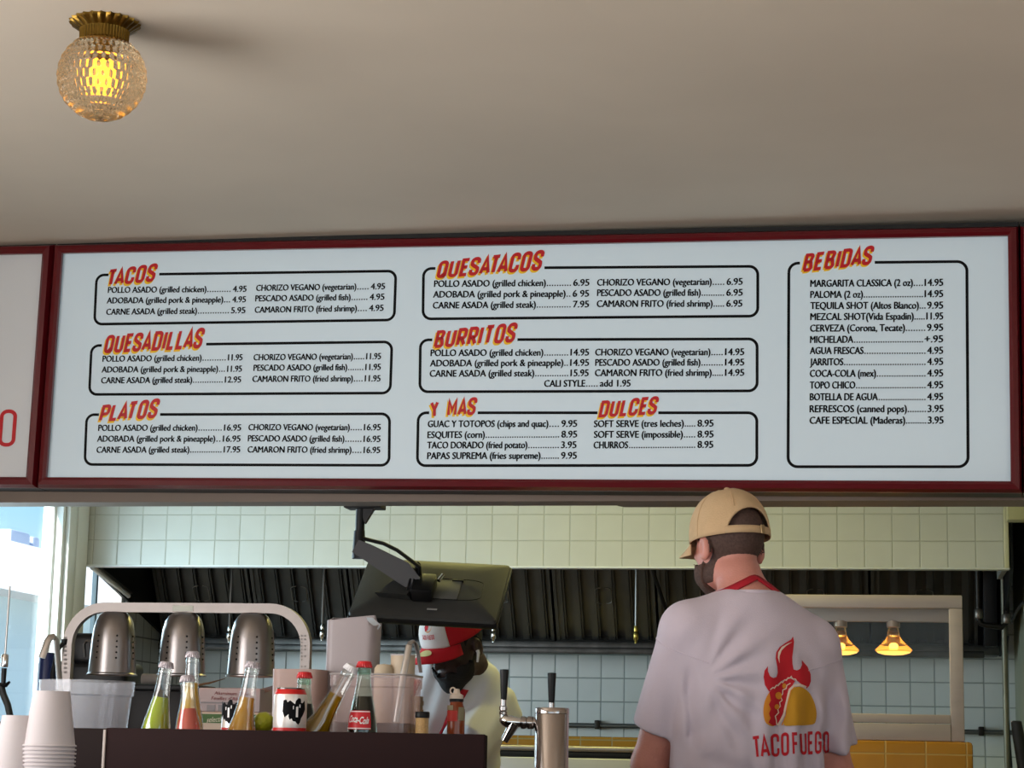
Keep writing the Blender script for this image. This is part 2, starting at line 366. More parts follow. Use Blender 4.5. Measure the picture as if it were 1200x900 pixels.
# tiled bulkhead over the cooking line
bl, br = P(97, 662, 8.4), P(1182, 666, 8.4); g2 = P(607, 633.5, 8.4); zb = (bl.z+br.z)/2
bk = MB().box((XL-g2.x, 0, zb-g2.z), (br.x-g2.x, 0.05, ZC-g2.z)).box((br.x-g2.x-0.02, 0.05, zb-g2.z), (br.x-g2.x, 0.5, ZC-g2.z)).build('trim_1', M_bulk); bk.location = (g2.x, 8.4, g2.z); struct(bk)
MB().bbox((XL, 8.395, zb-0.006), (br.x+0.004, 8.455, zb+0.002), 0.002).build('trim_5', M_white)['kind'] = 'structure'
MB().bbox((br.x-0.016, 8.393, zb), (br.x+0.003, 8.41, ZC), 0.003).build('trim_6', mat('edge_tile', (196, 192, 158), 0.25))['kind'] = 'structure'
# header wall carrying the menu boards, with the lower soffit board to the right
hz = P(600, 587.5, 5.97).z
sbox('wall_header', (-3.37, 5.97, hz), (3.0, 6.08, ZC), M_header)
h2 = P(800, 592.3, 6.08).z; hx = P(722, 590, 6.08).x
mh = MB().prism([(hx, hz+0.004), (hx+0.02, h2), (3.0, h2), (3.0, hz+0.004)], 6.081, 6.125).build('trim_3', M_header); struct(mh)
sbox('wall_right_pier', (0.57, 5.975, 0), (3.0, 6.125, hz), M_wallp)
# kitchen window and narrow window: frames, mullions and panes
def frame_bar(a, b): return (a, b)
f1 = MB()
for (a, b) in (((XL-0.065, 6.05, 2.29), (XL-0.02, 8.14, 2.35)), ((XL-0.065, 6.05, 1.0), (XL-0.02, 8.14, 1.07)), ((XL-0.065, 8.10, 1.07), (XL-0.02, 8.14, 2.29)), ((XL-0.065, 6.05, 1.07), (XL-0.02, 6.12, 2.29)), ((XL-T-0.01, 8.118, 1.0), (XL+0.012, 8.145, 2.35)), ((XL-0.005, 8.15, 0.95), (XL+0.03, 8.23, 2.4)), ((XL-0.005, 8.27, 0.95), (XL+0.018, 8.39, 2.4))):
    f1.bbox(a, b, 0.006)
w1 = struct(f1.build('window_1', M_white))
struct(MB().box((XL-0.044, 6.1, 1.05), (XL-0.040, 8.09, 2.31)).build('glass', M_pane, w1))
f2 = MB()
for (a, b) in (((XL-0.065, 8.40, 2.14), (XL-0.02, 8.95, 2.2)), ((XL-0.065, 8.40, 1.0), (XL-0.02, 8.95, 1.05)), ((XL-0.065, 8.92, 1.05), (XL-0.02, 8.95, 2.14)), ((XL-0.065, 8.40, 1.05), (XL-0.02, 8.43, 2.14))): f2.bbox(a, b, 0.005)
w2 = struct(f2.build('window_2', M_white))
struct(MB().box((XL-0.044, 8.42, 1.03), (XL-0.040, 8.93, 2.16)).build('glass', M_pane, w2))
struct(MB().bbox((XL-0.036, 8.590, 0.98), (XL-0.012, 8.612, 2.2), 0.006).build('mullion', mat('slate_mullion', (96, 118, 132), 0.4), w2))
# unseen canopies added to limit the sun entering the dining windows and front
sbox('trim_7', (-6.2, -1.5, 2.42), (XL-T, 4.6, 2.5), M_white)
sbox('trim_8', (-3.6, -4.0, 2.75), (3.1, -3.6, 2.83), M_white)
# outside
struct(MB().box((-60, -30, -0.25), (30, 60, -0.12)).build('ground', mat('pale_paving', (196, 190, 180), 0.8, var=0.05, vscale=0.5)))
nb = thing('building', 'sunlit white building seen through the kitchen window', 'building', (-9.5, 18, -0.12))
p0, p1 = P(0, 689, 19.5), P(55, 700, 21.5)
xb = -9.5
def PX(px, py, X):
    d = ray(px, py); return CAM + d*(X/d.x)
qa = PX(0, 689, xb); qt = PX(30, 638, xb)
MB().box((xb-6, 8, -0.12), (xb-0.5, 40, qa.z)).build('wall', mat('blue_shaded_render', (206, 226, 234), 0.8), nb, world=True)  # blue shade under the overhang is put into the wall colour
qt = PX(30, 638, xb-1.6)
MB().prism([(xb, qa.z), (xb-1.6, qt.z), (xb-7, qt.z), (xb-7, qa.z)], 8, 40).build('fascia', mat('white_fascia', (238, 234, 232), 0.8, var=0.03), nb, world=True)
q1, q2 = PX(14, 622, xb-2.5), PX(36, 638, xb-2.5)
ac = MB().bbox((xb-3.2, q1.y, qt.z), (xb-2.5, q2.y, PX(14, 619, xb-2.5).z), 0.05).bbox((xb-3.1, q2.y+0.1, qt.z), (xb-2.5, q2.y+0.35, PX(14, 621, xb-2.5).z), 0.05).build('rooftop_unit', mat('bluish_metal', (176, 188, 214), 0.6), nb, world=True)

# ------------------------------------------------------------------ menu boards
M_board = mat('white_board_film', (222, 226, 230), 0.22, spec=0.4)
M_boardL = M_board
M_backlit = mat('backlit_board_film', (206, 219, 227), 0.22, spec=0.4, emit=(196, 226, 240), estr=0.14)
M_red = mat('red_painted_frame', (96, 14, 23), 0.3, coat=0.3)
M_case = mat('black_case', (16, 15, 16), 0.5)
M_ink = mat('black_print', (8, 8, 11), 0.6, spec=0.15)
M_hred = mat('red_print', (196, 20, 30), 0.4)
M_hyel = mat('yellow_print', (245, 196, 30), 0.4)
BW_, BH_ = 2.83217, 0.69548
bm_loc = (-1.06842, 5.85, 2.33052); bm_rot = (math.radians(-0.2027), math.radians(0.6224), math.radians(-1.1431))
board = thing('menu_board', 'wide white menu board listing tacos, burritos and drinks in a red frame', 'menu board', bm_loc, bm_rot)
FW = 0.030
def board_case(root, w_, h_, fl=FW, fr=FW, film=None):
    MB().box((-w_/2-fl, 0.012, -h_/2-FW), (w_/2+fr, 0.10, h_/2+FW+0.016)).build('case', M_case, root)  # black strip above the frame stands in for shade below the ceiling
    MB().box((-w_/2-0.005, 0, -h_/2-0.005), (w_/2+0.005, 0.012, h_/2+0.005)).build('panel', film or M_board, root)
    f = MB(); o_ = 0.024
    W2, H2 = w_/2, h_/2
    prof = [(0.0, -0.004), (0.0, -o_*0.7), (FW*0.3, -o_), (FW*0.75, -o_*0.8), (FW, 0.0), (FW, 0.02)]
    cs = []
    for k in range(len(prof)):
        d, y = prof[k]; cs.append([(-W2-d, y, -H2-d), (W2+d, y, -H2-d), (W2+d, y, H2+d), (-W2-d, y, H2+d)])
    vs = [v for c in cs for v in c]; fs = []
    for k in range(len(prof)-1):
        for i in range(4): fs.append((k*4+i, k*4+(i+1) % 4, (k+1)*4+(i+1) % 4, (k+1)*4+i))
    f.add(vs, fs).build('frame', M_red, root)
board_case(board, BW_, BH_, film=M_backlit)
BMi = wmat(board).inverted()
def buv(px, py):
    o_ = BMi @ CAM; d = (BMi.to_3x3() @ ray(px, py)); t = -o_.y/d.y; q = o_+d*t; return Vector((q.x, q.z))
ZA = lambda x, y: (90+x/3, 270+y/3)
ZB = lambda x, y: (470+x*440/1200, 270+y*440/1200)
ZCc = lambda x, y: (900+x/4, 250+y/4)
ZD = lambda x, y: (900+x/4, 400+y/4)
def flat(name, quads, m, root, y, conv=lambda p: p):
    b = MB()
    for q in quads:
        b.add([(conv(p)[0], y, conv(p)[1]) for p in q], [tuple(range(len(q)))])
    return b.build(name, m, root, fix=False)
def bil(BLp, BRp, TRp, TLp):
    return lambda p: BLp*(1-p[0])*(1-p[1])+BRp*p[0]*(1-p[1])+TRp*p[0]*p[1]+TLp*(1-p[0])*p[1]
def outline(Z, c, gaps, r=12):
    """rounded box traced as a thick line with gaps in its top side; c = TL, TR, BR, BL in crop pixels"""
    q = [buv(*Z(*p)) for p in c]; TL, TR, BR, BL = q
    R_ = r/ (FPX/5.95)
    def corner(a, b, d):
        e0 = (a-b).normalized(); e1 = (d-b).normalized(); pts = []
        for i in range(9):
            t = i/8; p0_ = b+e0*R_; p1_ = b+e1*R_
            g = PI/2*t; cc = b+e0*R_+e1*R_
            pts.append(cc - e1*R_*math.cos(g) - e0*R_*math.sin(g))
        return pts
    path = corner(BL, TL, TR)+[None]+corner(TL, TR, BR)+corner(TR, BR, BL)+corner(BR, BL, TL)
    left = corner(BL, TL, TR); right = corner(TL, TR, BR); rest = corner(TR, BR, BL)+corner(BR, BL, TL)
    segs = []
    cur = left
    for (ga, gb) in gaps:
        A = buv(*Z(ga, c[0][1]+(c[1][1]-c[0][1])*(ga-c[0][0])/(c[1][0]-c[0][0]))); B = buv(*Z(gb, c[0][1]+(c[1][1]-c[0][1])*(gb-c[0][0])/(c[1][0]-c[0][0])))
        segs.append(cur+[A]); cur = [B]
    last = cur+right+rest
    # close onto the start of the left corner
    segs.append(last+[left[0]])
    out = []
    for s_ in segs: out += stroke_strip([(p.x, p.y) for p in s_], 0.0082)
    return out
def heading(txt, Z, BLq, BRq, TRq, TLq, off):
    q = [buv(*Z(*p)) for p in (BLq, BRq, TRq, TLq)]
    f = bil(*q); qs = stroke_text(txt, t=0.185, W=0.36, gap=0.085, shear=0.10)
    g = buv(*Z(BLq[0]+off[0], BLq[1]+off[1]))-q[0]
    nm = 'heading'
    h = flat('heading', qs, M_hred, board, -0.0016, f); h['label'] = 'red slanted heading ' + txt
    flat('heading_shadow', qs, M_hyel, board, -0.0009, lambda p: f(p)+g)
def line_(dst, txt, a, b, cap):
    """lettering from point a to point b (board coordinates), cap height in metres"""
    v, f = font_mesh(txt)
    cap *= 1.14; x0 = min(p[0] for p in v); x1 = max(p[0] for p in v); L = (b-a).length; e = (b-a)/L; n_ = Vector((-e.y, e.x))
    for k, dx in enumerate((-0.05, 0.0, 0.05)):
        dst.add([((a+e*((x-x0)/(x1-x0)*L+dx*cap)+n_*((y+dx*0.4)*cap)).x, -0.0012-0.00004*k, (a+e*((x-x0)/(x1-x0)*L+dx*cap)+n_*((y+dx*0.4)*cap)).y) for x, y in v], f)
def row(dst, Z, txt, x0, y0, x1, price, p0, p1, y1, cap, pitch=8.4):
    at = lambda x: y0+(y1-y0)*(x-x0)/(p1-x0)
    B = lambda x: buv(*Z(x, at(x)))
    line_(dst, txt, B(x0), B(x1), cap); line_(dst, price, B(p0), B(p1), cap)
    n_ = max(2, int(round((p0-x1-8)/pitch))); s_ = 0.0036
    for i in range(n_):
        q = B(x1+2+(p0-x1-8)*(i+0.5)/n_); dst.add([(q.x-s_/2, -0.0012, q.y), (q.x+s_/2, -0.0012, q.y), (q.x+s_/2, -0.0012, q.y+s_), (q.x-s_/2, -0.0012, q.y+s_)], [(0, 1, 2, 3)])
G1, G2, G3, G4, G5, G6 = 'POLLO ASADO (grilled chicken)', 'ADOBADA (grilled pork & pineapple)', 'CARNE ASADA (grilled steak)', 'CHORIZO VEGANO (vegetarian)', 'PESCADO ASADO (grilled fish)', 'CAMARON FRITO (fried shrimp)'
secs = [
 ('TACOS', ZA, ((70,157),(1122,143),(1116,315),(62,330)), [(112,290)], (112,196,276,180,288,114,118,138), 0.0162, 8.4,
  [(G1,110,220,455,'4.95',549,596,216),(G2,106,257,514,'4.95',547,594,253),(G3,104,297,422,'5.95',543,592,291),(G4,631,213,982,'4.95',1034,1083,207),(G5,628,250,962,'4.95',1030,1081,244),(G6,626,290,984,'4.95',1028,1078,283)]),
 ('QUESADILLAS', ZA, ((52,405),(1108,392),(1102,572),(44,577)), [(88,455)], (95,433,441,415,454,341,103,369), 0.0162, 8.4,
  [(G1,91,462,438,'11.95',532,582,457),(G2,88,500,496,'11.95',529,580,497),(G3,86,538,405,'12.95',521,577,535),(G4,622,457,970,'11.95',1018,1069,453),(G5,622,494,950,'11.95',1015,1068,491),(G6,618,533,970,'11.95',1013,1067,531)]),
 ('PLATOS', ZA, ((35,648),(1100,645),(1098,826),(28,823)), [(78,293)], (77,674,283,660,296,589,87,615), 0.0162, 8.4,
  [(G1,76,705,424,'16.95',518,577,704),(G2,72,743,486,'16.95',514,575,743),(G3,70,782,395,'17.95',517,574,781),(G4,604,703,959,'16.95',1010,1068,703),(G5,602,742,940,'16.95',1009,1067,744),(G6,601,781,965,'16.95',1009,1066,783)]),
 ('QUESATACOS', ZB, ((72,122),(1140,115),(1140,274),(70,283)), [(110,458)], (113,154,450,128,461,61,120,99), 0.0172, 7.8,
  [(G1,106,181,462,'6.95',551,601,177),(G2,103,215,525,'6 95',549,600,212),(G3,102,250,430,'7.95',550,600,246),(G4,627,177,992,'6.95',1041,1091,174),(G5,627,210,957,'6.95',1040,1091,209),(G6,626,245,995,'6.95',1040,1090,244)]),
 ('BURRITOS', ZB, ((62,350),(1138,347),(1138,513),(60,516)), [(100,372)], (104,377,365,358,375,293,111,321), 0.0172, 7.8,
  [(G1,95,402,454,'14.95',542,600,400),(G2,93,435,518,'14.95',541,600,433),(G3,92,468,425,'15.95',542,599,466),(G4,621,400,988,'14.95',1036,1096,399),(G5,621,433,956,'14.95',1036,1096,432),(G6,620,466,992,'14.95',1036,1096,465),('CALI STYLE',458,500,588,'add 1.95',636,733,499)]),
 ('Y MAS', ZB, ((55,583),(1137,583),(1137,751),(52,752)), [(90,245),(628,822)], (98,599,239,590,246,532,93,547), 0.0172, 7.8,
  [('GUAC Y TOTOPOS (chips and quac)',86,629,470,'9.95',513,562,628),('ESQUITES (corn)',85,664,267,'8.95',513,562,662),('TACO DORADO (fried potato)',84,697,403,'3.95',512,560,696),('PAPAS SUPREMA (fries supreme)',84,731,445,'9.95',512,561,730)]),
 ('DULCES', ZB, None, None, (630,599,818,588,826,529,637,545), 0.0172, 7.8,
  [('SOFT SERVE (tres leches)',617,629,903,'8.95',948,998,627),('SOFT SERVE (impossible)',617,663,900,'8.95',948,998,662),('CHURROS',616,697,725,'8.95',948,997,695)]),
 ('BEBIDAS', ZCc, ((98,234),(932,226),(938,1188),(94,1188)), [(150,500)], (160,276,488,241,501,149,171,191), 0.0176, 11.5,
  [('MARGARITA CLASSICA (2 oz)',199,345,678,'14.95',735,820,340),('PALOMA (2 oz)',199,397,444,'14.95',735,820,393),('TEQUILA SHOT (Altos Blanco)',199,449,706,'9.95',747,820,447),('MEZCAL SHOT(Vida Espadin)',199,501,682,'11.95',743,820,498),('CERVEZA (Corona, Tecate)',198,555,641,'9.95',746,820,551),('MICHELADA',198,608,399,'+.95',735,820,605),('AGUA FRESCAS',197,660,447,'4.95',747,820,659),('JARRITOS',197,713,352,'4.95',747,820,711),('COCA-COLA (mex)',197,767,505,'4.95',747,820,765),('TOPO CHICO',197,822,408,'4.95',747,820,820),('BOTELLA DE AGUA',197,877,514,'4.95',747,820,876),('REFRESCOS (canned pops)',196,933,650,'3.95',749,822,932),('CAFE ESPECIAL (Maderas)',196,987,642,'3.95',750,822,986)]),
]
for (h, Z, box_, gaps, hq, cap, pitch, rows) in secs:
    if box_: flat('border', outline(Z, box_, gaps, 10 if h != 'BEBIDAS' else 11), M_ink, board, -0.0006)
    heading(h, Z, (hq[0], hq[1]), (hq[2], hq[3]), (hq[4], hq[5]), (hq[6], hq[7]), {ZA: (-5, 7), ZB: (-5, 6), ZCc: (-7, 8)}[Z])
    for part_ in ([r for r in rows if r[1] < 400 or box_ is None or h == 'BEBIDAS'], [r for r in rows if not (r[1] < 400 or box_ is None or h == 'BEBIDAS')]):
        if not part_: continue
        tm = MB()
        for r_ in part_: row(tm, Z, *r_, cap, pitch)
        tm.build('item_text', M_ink, board, fix=False)
# the neighbouring boards
BMw = wmat(board)
lw_ = 2.2; bl2 = thing('sign_board', 'white sign board with tall red lettering at the left of the menu, same red frame', 'sign board', BMw @ Vector((-BW_/2-2*FW-0.004-lw_/2, 0, 0.0)), bm_rot)
board_case(bl2, lw_, BH_)
I2 = wmat(bl2).inverted()
def suv(px, py):
    o_ = I2 @ CAM; d = (I2.to_3x3() @ ray(px, py)); q = o_+d*(-o_.y/d.y); return Vector((q.x, q.z))
a, b = suv(-165, 521), suv(17.5, 523.5); h_ = (suv(10, 479.5)-suv(10, 523)).length
qs = stroke_text('TACO FUEGO', t=0.10, W=0.36, gap=0.13)
q_a = [q for q in qs if q[0][0] < 0.44]; q_b = [q for q in qs if q[0][0] >= 0.44]
wl = (b-a).length*1.25; b0 = b-Vector((wl, 0))
for qs in (q_a, q_b): flat('lettering', qs, M_hred, bl2, -0.0012, lambda p: Vector((b0.x+p[0]*wl, b.y+p[1]*h_)))
rw_ = 1.6; br2 = thing('sign_board', 'end of a third sign board, only its red frame showing at the right edge', 'sign board', BMw @ Vector((BW_/2+2*FW+0.004+rw_/2, 0, 0.0)), bm_rot)
board_case(br2, rw_, BH_)

# ------------------------------------------------------------------ kitchen fittings
M_steel = mat('brushed_steel', (176, 172, 168), 0.30, metal=1.0, var=0.05, vscale=20)
M_steel2 = mat('polished_steel', (176, 168, 164), 0.16, metal=1.0)
M_dark = mat('dark_hood_metal', (78, 76, 73), 0.40, metal=0.7, var=0.25, vscale=5)
M_dark2 = mat('black_hood_metal', (22, 22, 23), 0.5, metal=0.3)
M_wire = mat('grey_wire', (120, 116, 112), 0.35, metal=1.0)
M_black = mat('black_plastic', (13, 13, 15), 0.42, spec=0.35)
M_blackm = mat('matte_black_plastic', (26, 26, 28), 0.6)
M_chrome = mat('chrome', (220, 218, 215), 0.08, metal=1.0)
hood = thing('exhaust_hood', 'long dark exhaust hood with ridged baffle filters behind the tiled bulkhead', 'exhaust hood', (-1.4, 9.0, 1.66))
FZ0, FY0, SL = 1.712, 9.36, 0.62
def fpt(x, z, off=0.0): return (x, FY0-(z-FZ0)*SL-off*0.85, z-off*0.5)
nF, X0F, X1F = 8, -3.34, 0.40
for i in range(nF):
    a = X0F+(X1F-X0F)*i/nF+0.006; b = X0F+(X1F-X0F)*(i+1)/nF-0.006; f = MB()
    def slab(xa, xb, o0, o1, z0=FZ0, z1=2.55):
        vs = [fpt(xa, z0, o1), fpt(xb, z0, o1), fpt(xb, z1, o1), fpt(xa, z1, o1), fpt(xa, z0, o0), fpt(xb, z0, o0), fpt(xb, z1, o0), fpt(xa, z1, o0)]
        f.add(vs, [(0,1,2,3),(7,6,5,4),(0,4,5,1),(1,5,6,2),(2,6,7,3),(3,7,4,0)])
    slab(a, b, -0.02, -0.01)
    nR = 6; pw = (b-a)/nR
    for k in range(nR):
        xa = a+pw*(k+0.10); slab(xa, xa+pw*0.40, 0.012, 0.022)
        slab(xa+pw*0.44, xa+pw*0.52, 0.004, 0.016)
    slab(a, a+0.014, -0.01, 0.03); slab(b-0.014, b, -0.01, 0.03); slab(a, b, -0.01, 0.03, FZ0, FZ0+0.02)
    fo = f.build('filter', M_dark, hood, world=True)
    h = MB(); xm = (a+b)/2
    for s_ in (-1, 1):
        c = xm+s_*0.022; zc = 1.93
        pts = [fpt(c+0.034*math.cos(t)*1.0, zc+0.052*math.sin(t), 0.045) for t in [PI*(0.5+s_*0)+s_*PI*q/10 for q in range(-5+5, 11)]]
        pts = [fpt(c+s_*(-0.012+0.026*min(1, 1.6*math.sin(PI*q/12))), zc+0.034*math.cos(PI*q/12), 0.045) for q in range(13)]
        h.tube(pts, 0.0028, 6)
    h.build('handle', M_wire, fo, world=True)
tr = MB().bbox((X0F, 9.30, 1.668), (P(1169, 720, 9.4).x, 9.47, 1.712), 0.006).bbox((X0F, 9.285, 1.655), (X1F+0.02, 9.31, 1.684), 0.005).build('grease_trough', mat('greasy_steel', (84, 82, 80), 0.4, metal=0.8, var=0.4, vscale=14), hood, world=True)
for (xa, nm) in ((-3.366, 'left'), (P(1170, 720, 9.4).x, 'right')):
    MB().prism([(8.42, zb+0.004), (9.45, 1.715 if nm == 'left' else 1.67), (9.5, 1.72), (9.5, 2.7), (8.46, 2.7)], xa, xa+0.012, 'yz').build('end_panel', M_dark2, hood, world=True)
MB().box((X0F, 9.45, 1.70), (P(1170, 720, 9.4).x, 9.5, 2.7)).build('back_plate', M_dark2, hood, world=True)
MB().tube([(-3.352, 8.45, zb-0.004), (-3.352, 8.9, 1.873)], 0.012, 8).build('flange', M_white, hood, world=True)
MB().tube([(-3.346, 8.47, zb+0.010), (-3.346, 8.92, 1.887)], 0.006, 8).build('flange', M_wire, hood, world=True)
for (px, py, top, m_) in ((268, 753, 0.5, 'steel'), (377, 751, 0.5, 'steel'), (578, 753, 0.5, 'steel'), (745, 754, 0.5, 'brass')):
    q = P(px, py, 8.95)
    n_ = MB().tube([q+Vector((0, 0, 0.03)), (q.x, q.y, 2.6)], 0.006, 8).build('suppression_pipe', M_wire, hood, world=True)
    MB().lathe([(0.0, 0.0), (0.005, 0.0), (0.006, 0.012), (0.012, 0.02), (0.013, 0.045), (0.009, 0.05), (0.011, 0.06), (0.008, 0.075)], q, 12).build('nozzle', M_chrome if m_ == 'steel' else mat('brass_nozzle', (190, 170, 90), 0.3, metal=1), n_, world=True)
MB().tube([P(762, 660, 8.8)+Vector((0, 0, 0.25)), P(762, 660, 8.8), P(783, 722, 9.2)], 0.008, 8).build('conduit', M_dark2, hood, world=True)

# fire-suppression pipes beside the hood
pr = thing('pipe_run', 'dark pipes with elbow fittings running down the right end of the cooking line', 'pipe', (0.46, 8.9, 1.6))
M_pipe = mat('dark_pipe', (44, 40, 36), 0.4, metal=0.6); M_cond = mat('weathered_conduit', (128, 124, 108), 0.45, metal=0.6, var=0.2)
e0 = P(1147, 732, 8.9); e1 = P(1180, 735, 8.9)
MB().tube([(e0.x, 8.9, 2.6), (e0.x, 8.9, e0.z+0.02), (e0.x+0.008, 8.9, e0.z+0.004), (e0.x+0.03, 8.9, e0.z-0.002), (e1.x-0.02, 8.9, e1.z), (e1.x, 8.9, e1.z+0.02), (e1.x, 8.9, 2.6)], 0.012, 10).build('pipe', M_pipe, pr, world=True)
MB().lathe([(0.017, -0.02), (0.019, -0.016), (0.019, 0.016), (0.017, 0.02)], (e1.x, 8.9, e1.z+0.035), 14).build('fitting', mat('grey_fitting', (120, 112, 104), 0.35, metal=0.8), pr, world=True)
MB().lathe([(0.017, -0.02), (0.019, -0.016), (0.019, 0.016), (0.017, 0.02)], (e0.x, 8.9, e0.z+0.045), 14).build('fitting', MATS['grey_fitting'], pr, world=True)
ca = P(1176, 700, 9.0); MB().tube([(ca.x, 9.0, 1.0), (ca.x, 9.0, 2.6)], 0.012, 10).build('conduit', M_cond, pr, world=True)
cb_ = P(1160, 700, 9.2); MB().bbox((cb_.x-0.03, 9.18, 1.70), (cb_.x+0.03, 9.25, 2.6), 0.006).build('channel', M_dark2, pr, world=True)
q = [P(1181, 745, 9.0), P(1177, 790, 9.0), P(1180, 830, 9.0), P(1185, 900, 9.0)]; MB().tube(q, 0.006, 8).build('cable', M_blackm, pr, world=True)
q = [P(1186, 728, 8.7), P(1192, 715, 8.6), P(1198, 707, 8.5), P(1203, 704, 8.45)]; MB().tube(q, 0.006, 8).build('cable', M_blackm, pr, world=True)
gz = P(1160, 858, 9.53)
gp = thing('gas_pipe', 'thin grey pipe clamped along the tiled back wall', 'pipe', (-0.6, 9.55, gz.z))
MB().tube([(-2.2, 9.555, gz.z), (0.56, 9.555, gz.z)], 0.011, 10).build('pipe', mat('grey_pipe', (104, 106, 104), 0.4, metal=0.6), gp, world=True)
for px in (700, 1150):
    q = P(px, 853, 9.55); MB().bbox((q.x-0.012, 9.535, gz.z-0.016), (q.x+0.012, 9.60, gz.z+0.024), 0.004).build('clamp', M_pipe, gp, world=True)
cz = P(1190, 600, 8.2); lb = MB().bbox((0.47, 8.2, P(1190, 609, 8.2).z), (0.565, 8.3, 2.3), 0.003).build('trim_9', mat('pale_olive_paint', (172, 166, 124), 0.6)); struct(lb)
q = [P(1191, 846, 7.4), P(1193, 860, 7.4), P(1197, 885, 7.4), P(1203, 925, 7.4), P(1215, 990, 7.4)]
bh = thing('floor_machine_handle', 'thick black rounded handle leaning at the right edge by the yellow tiled counter', 'handle', (q[4].x, 7.4, 0))
MB().tube([q[0]+Vector((0, 0, 0.004))]+q+[Vector((q[4].x+0.02, 7.4, 0.0))], [0.012, 0.018, 0.02, 0.02, 0.02, 0.018, 0.018], 14).build('grip', M_blackm, bh, world=True)

# back line: griddle
gr = thing('griddle', 'stainless griddle with a black front band against the yellow tile strip', 'griddle', (-1.8, 9.1, 0))
gt = P(620, 873, 8.85).z; gm = P(620, 880, 8.85).z; gb_ = P(620, 887, 8.85).z
gx0, gx1 = -3.1, P(800, 880, 8.85).x
MB().bbox((gx0, 8.85, gm), (gx1, 9.5, gt), 0.008).build('top_plate', M_steel, gr, world=True)
MB().bbox((gx0+0.01, 8.86, gb_), (gx1-0.01, 9.5, gm), 0.004).build('front_band', M_black, gr, world=True)
MB().bbox((gx0, 8.853, 0.45), (gx1, 9.5, gb_), 0.006).build('body', mat('pale_steel', (190, 192, 200), 0.35, metal=0.8), gr, world=True)
for x in (gx0+0.1, gx1-0.1):
    for y in (8.95, 9.4): MB().cyl((x, y, 0), (x, y, 0.45), 0.025).build('leg', M_steel, gr, world=True)

# yellow tiled counter with the heated cabinet
cT = P(1100, 869, 7.35).z
yc = thing('tiled_counter', 'yellow tiled counter end standing under the heated display cabinet', 'counter', (-0.4, 7.5, 0))
gg = P(1085, 884, 7.34)
xr = P(1140, 869, 7.34).x; vv = MB().bbox((P(825, 880, 7.34).x-gg.x, 0, -gg.z), (xr-gg.x, 0.5, cT-gg.z), 0.012)
yo = vv.build('tiled_body', M_yel, yc); yo.location = Vector((gg.x, 7.34, gg.z))-Vector(yc.location)
yo.active_material = tile_mat('yellow_counter_tile', (196, 134, 38), (196, 158, 92), 0.1365, ('X', 'Z'), gw=0.004, rough=0.22, var=0.14)
cbz0, cbz1 = cT, P(1000, 697, 7.36).z; cx1 = P(1129, 780, 7.36).x; cx0 = P(897, 780, 7.36).x
hc = thing('heated_cabinet', 'pale wood-framed heated display cabinet with glass front and glowing amber bulbs', 'display cabinet', ((cx0+cx1)/2, 7.36, cbz0+0.0005))
M_pink = mat('painted_pale_wood', (182, 166, 158), 0.5, var=0.08, vscale=6, aniso=(1, 1, 4)); M_pw = M_pink
def zc(py): return P(1060, py, 7.36).z
rl = zc(712.5); r2 = zc(837); r3 = zc(848); st = P(1113, 780, 7.36).x; st0 = P(912, 780, 7.36).x
MB().bbox((cx0, 7.36, rl), (cx1, 7.39, cbz1), 0.004).build('top_rail', M_pw, hc, world=True)
MB().bbox((st, 7.36, cbz0+0.001), (cx1, 7.39, rl), 0.004).build('stile', M_pw, hc, world=True)
MB().bbox((cx0, 7.36, cbz0+0.001), (st0, 7.39, rl), 0.004).build('stile', M_pw, hc, world=True)
MB().bbox((st0, 7.36, r3+0.002), (st, 7.385, r2), 0.004).build('bottom_rail', M_pw, hc, world=True)
MB().bbox((st0, 7.354, cbz0+0.001), (st, 7.385, r3), 0.004).build('bottom_rail', M_pw, hc, world=True)
MB().box((cx0, 7.39, cbz1-0.03), (cx1, 7.75, cbz1)).build('top_panel', M_pw, hc, world=True)
MB().box((cx0, 7.39, cbz0+0.001), (cx1, 7.75, cbz0+0.05)).build('bottom_panel', M_pw, hc, world=True)
for (xa, xb) in ((cx0, cx0+0.02), (cx1-0.02, cx1)):
    MB().box((xa, 7.39, cbz0+0.05), (xb, 7.415, cbz1-0.03)).build('post', M_pw, hc, world=True)
    MB().box((xa, 7.725, cbz0+0.05), (xb, 7.75, cbz1-0.03)).build('post', M_pw, hc, world=True)
    MB().box((xa+0.008, 7.415, cbz0+0.05), (xa+0.012, 7.725, cbz1-0.03)).build('side_glass', pane_mat('cabinet_side_glass', haze=0.02, refl=0.04), hc, world=True)
MB().box((st0-0.004, 7.372, r2-0.004), (st+0.004, 7.377, rl+0.004)).build('front_glass', pane_mat('smudged_cabinet_glass', haze=0.018, hazecol=(190, 190, 188), rough=0.03, refl=0.014), hc, world=True)
MB().bbox((cx0+0.02, 7.52, zc(725)), (cx1-0.02, 7.56, cbz1-0.03), 0.003).build('lamp_rail', M_pw, hc, world=True)
M_amber = mat('amber_bulb_glass', (250, 190, 110), 0.06, trans=0.92, ior=1.2); M_glow = mat('glowing_bulb_face', (255, 170, 60), 0.3, emit=(255, 186, 84), estr=2.0)
M_bface = mat('bulb_inner', (255, 190, 90), 0.4, emit=(255, 200, 110), estr=5)
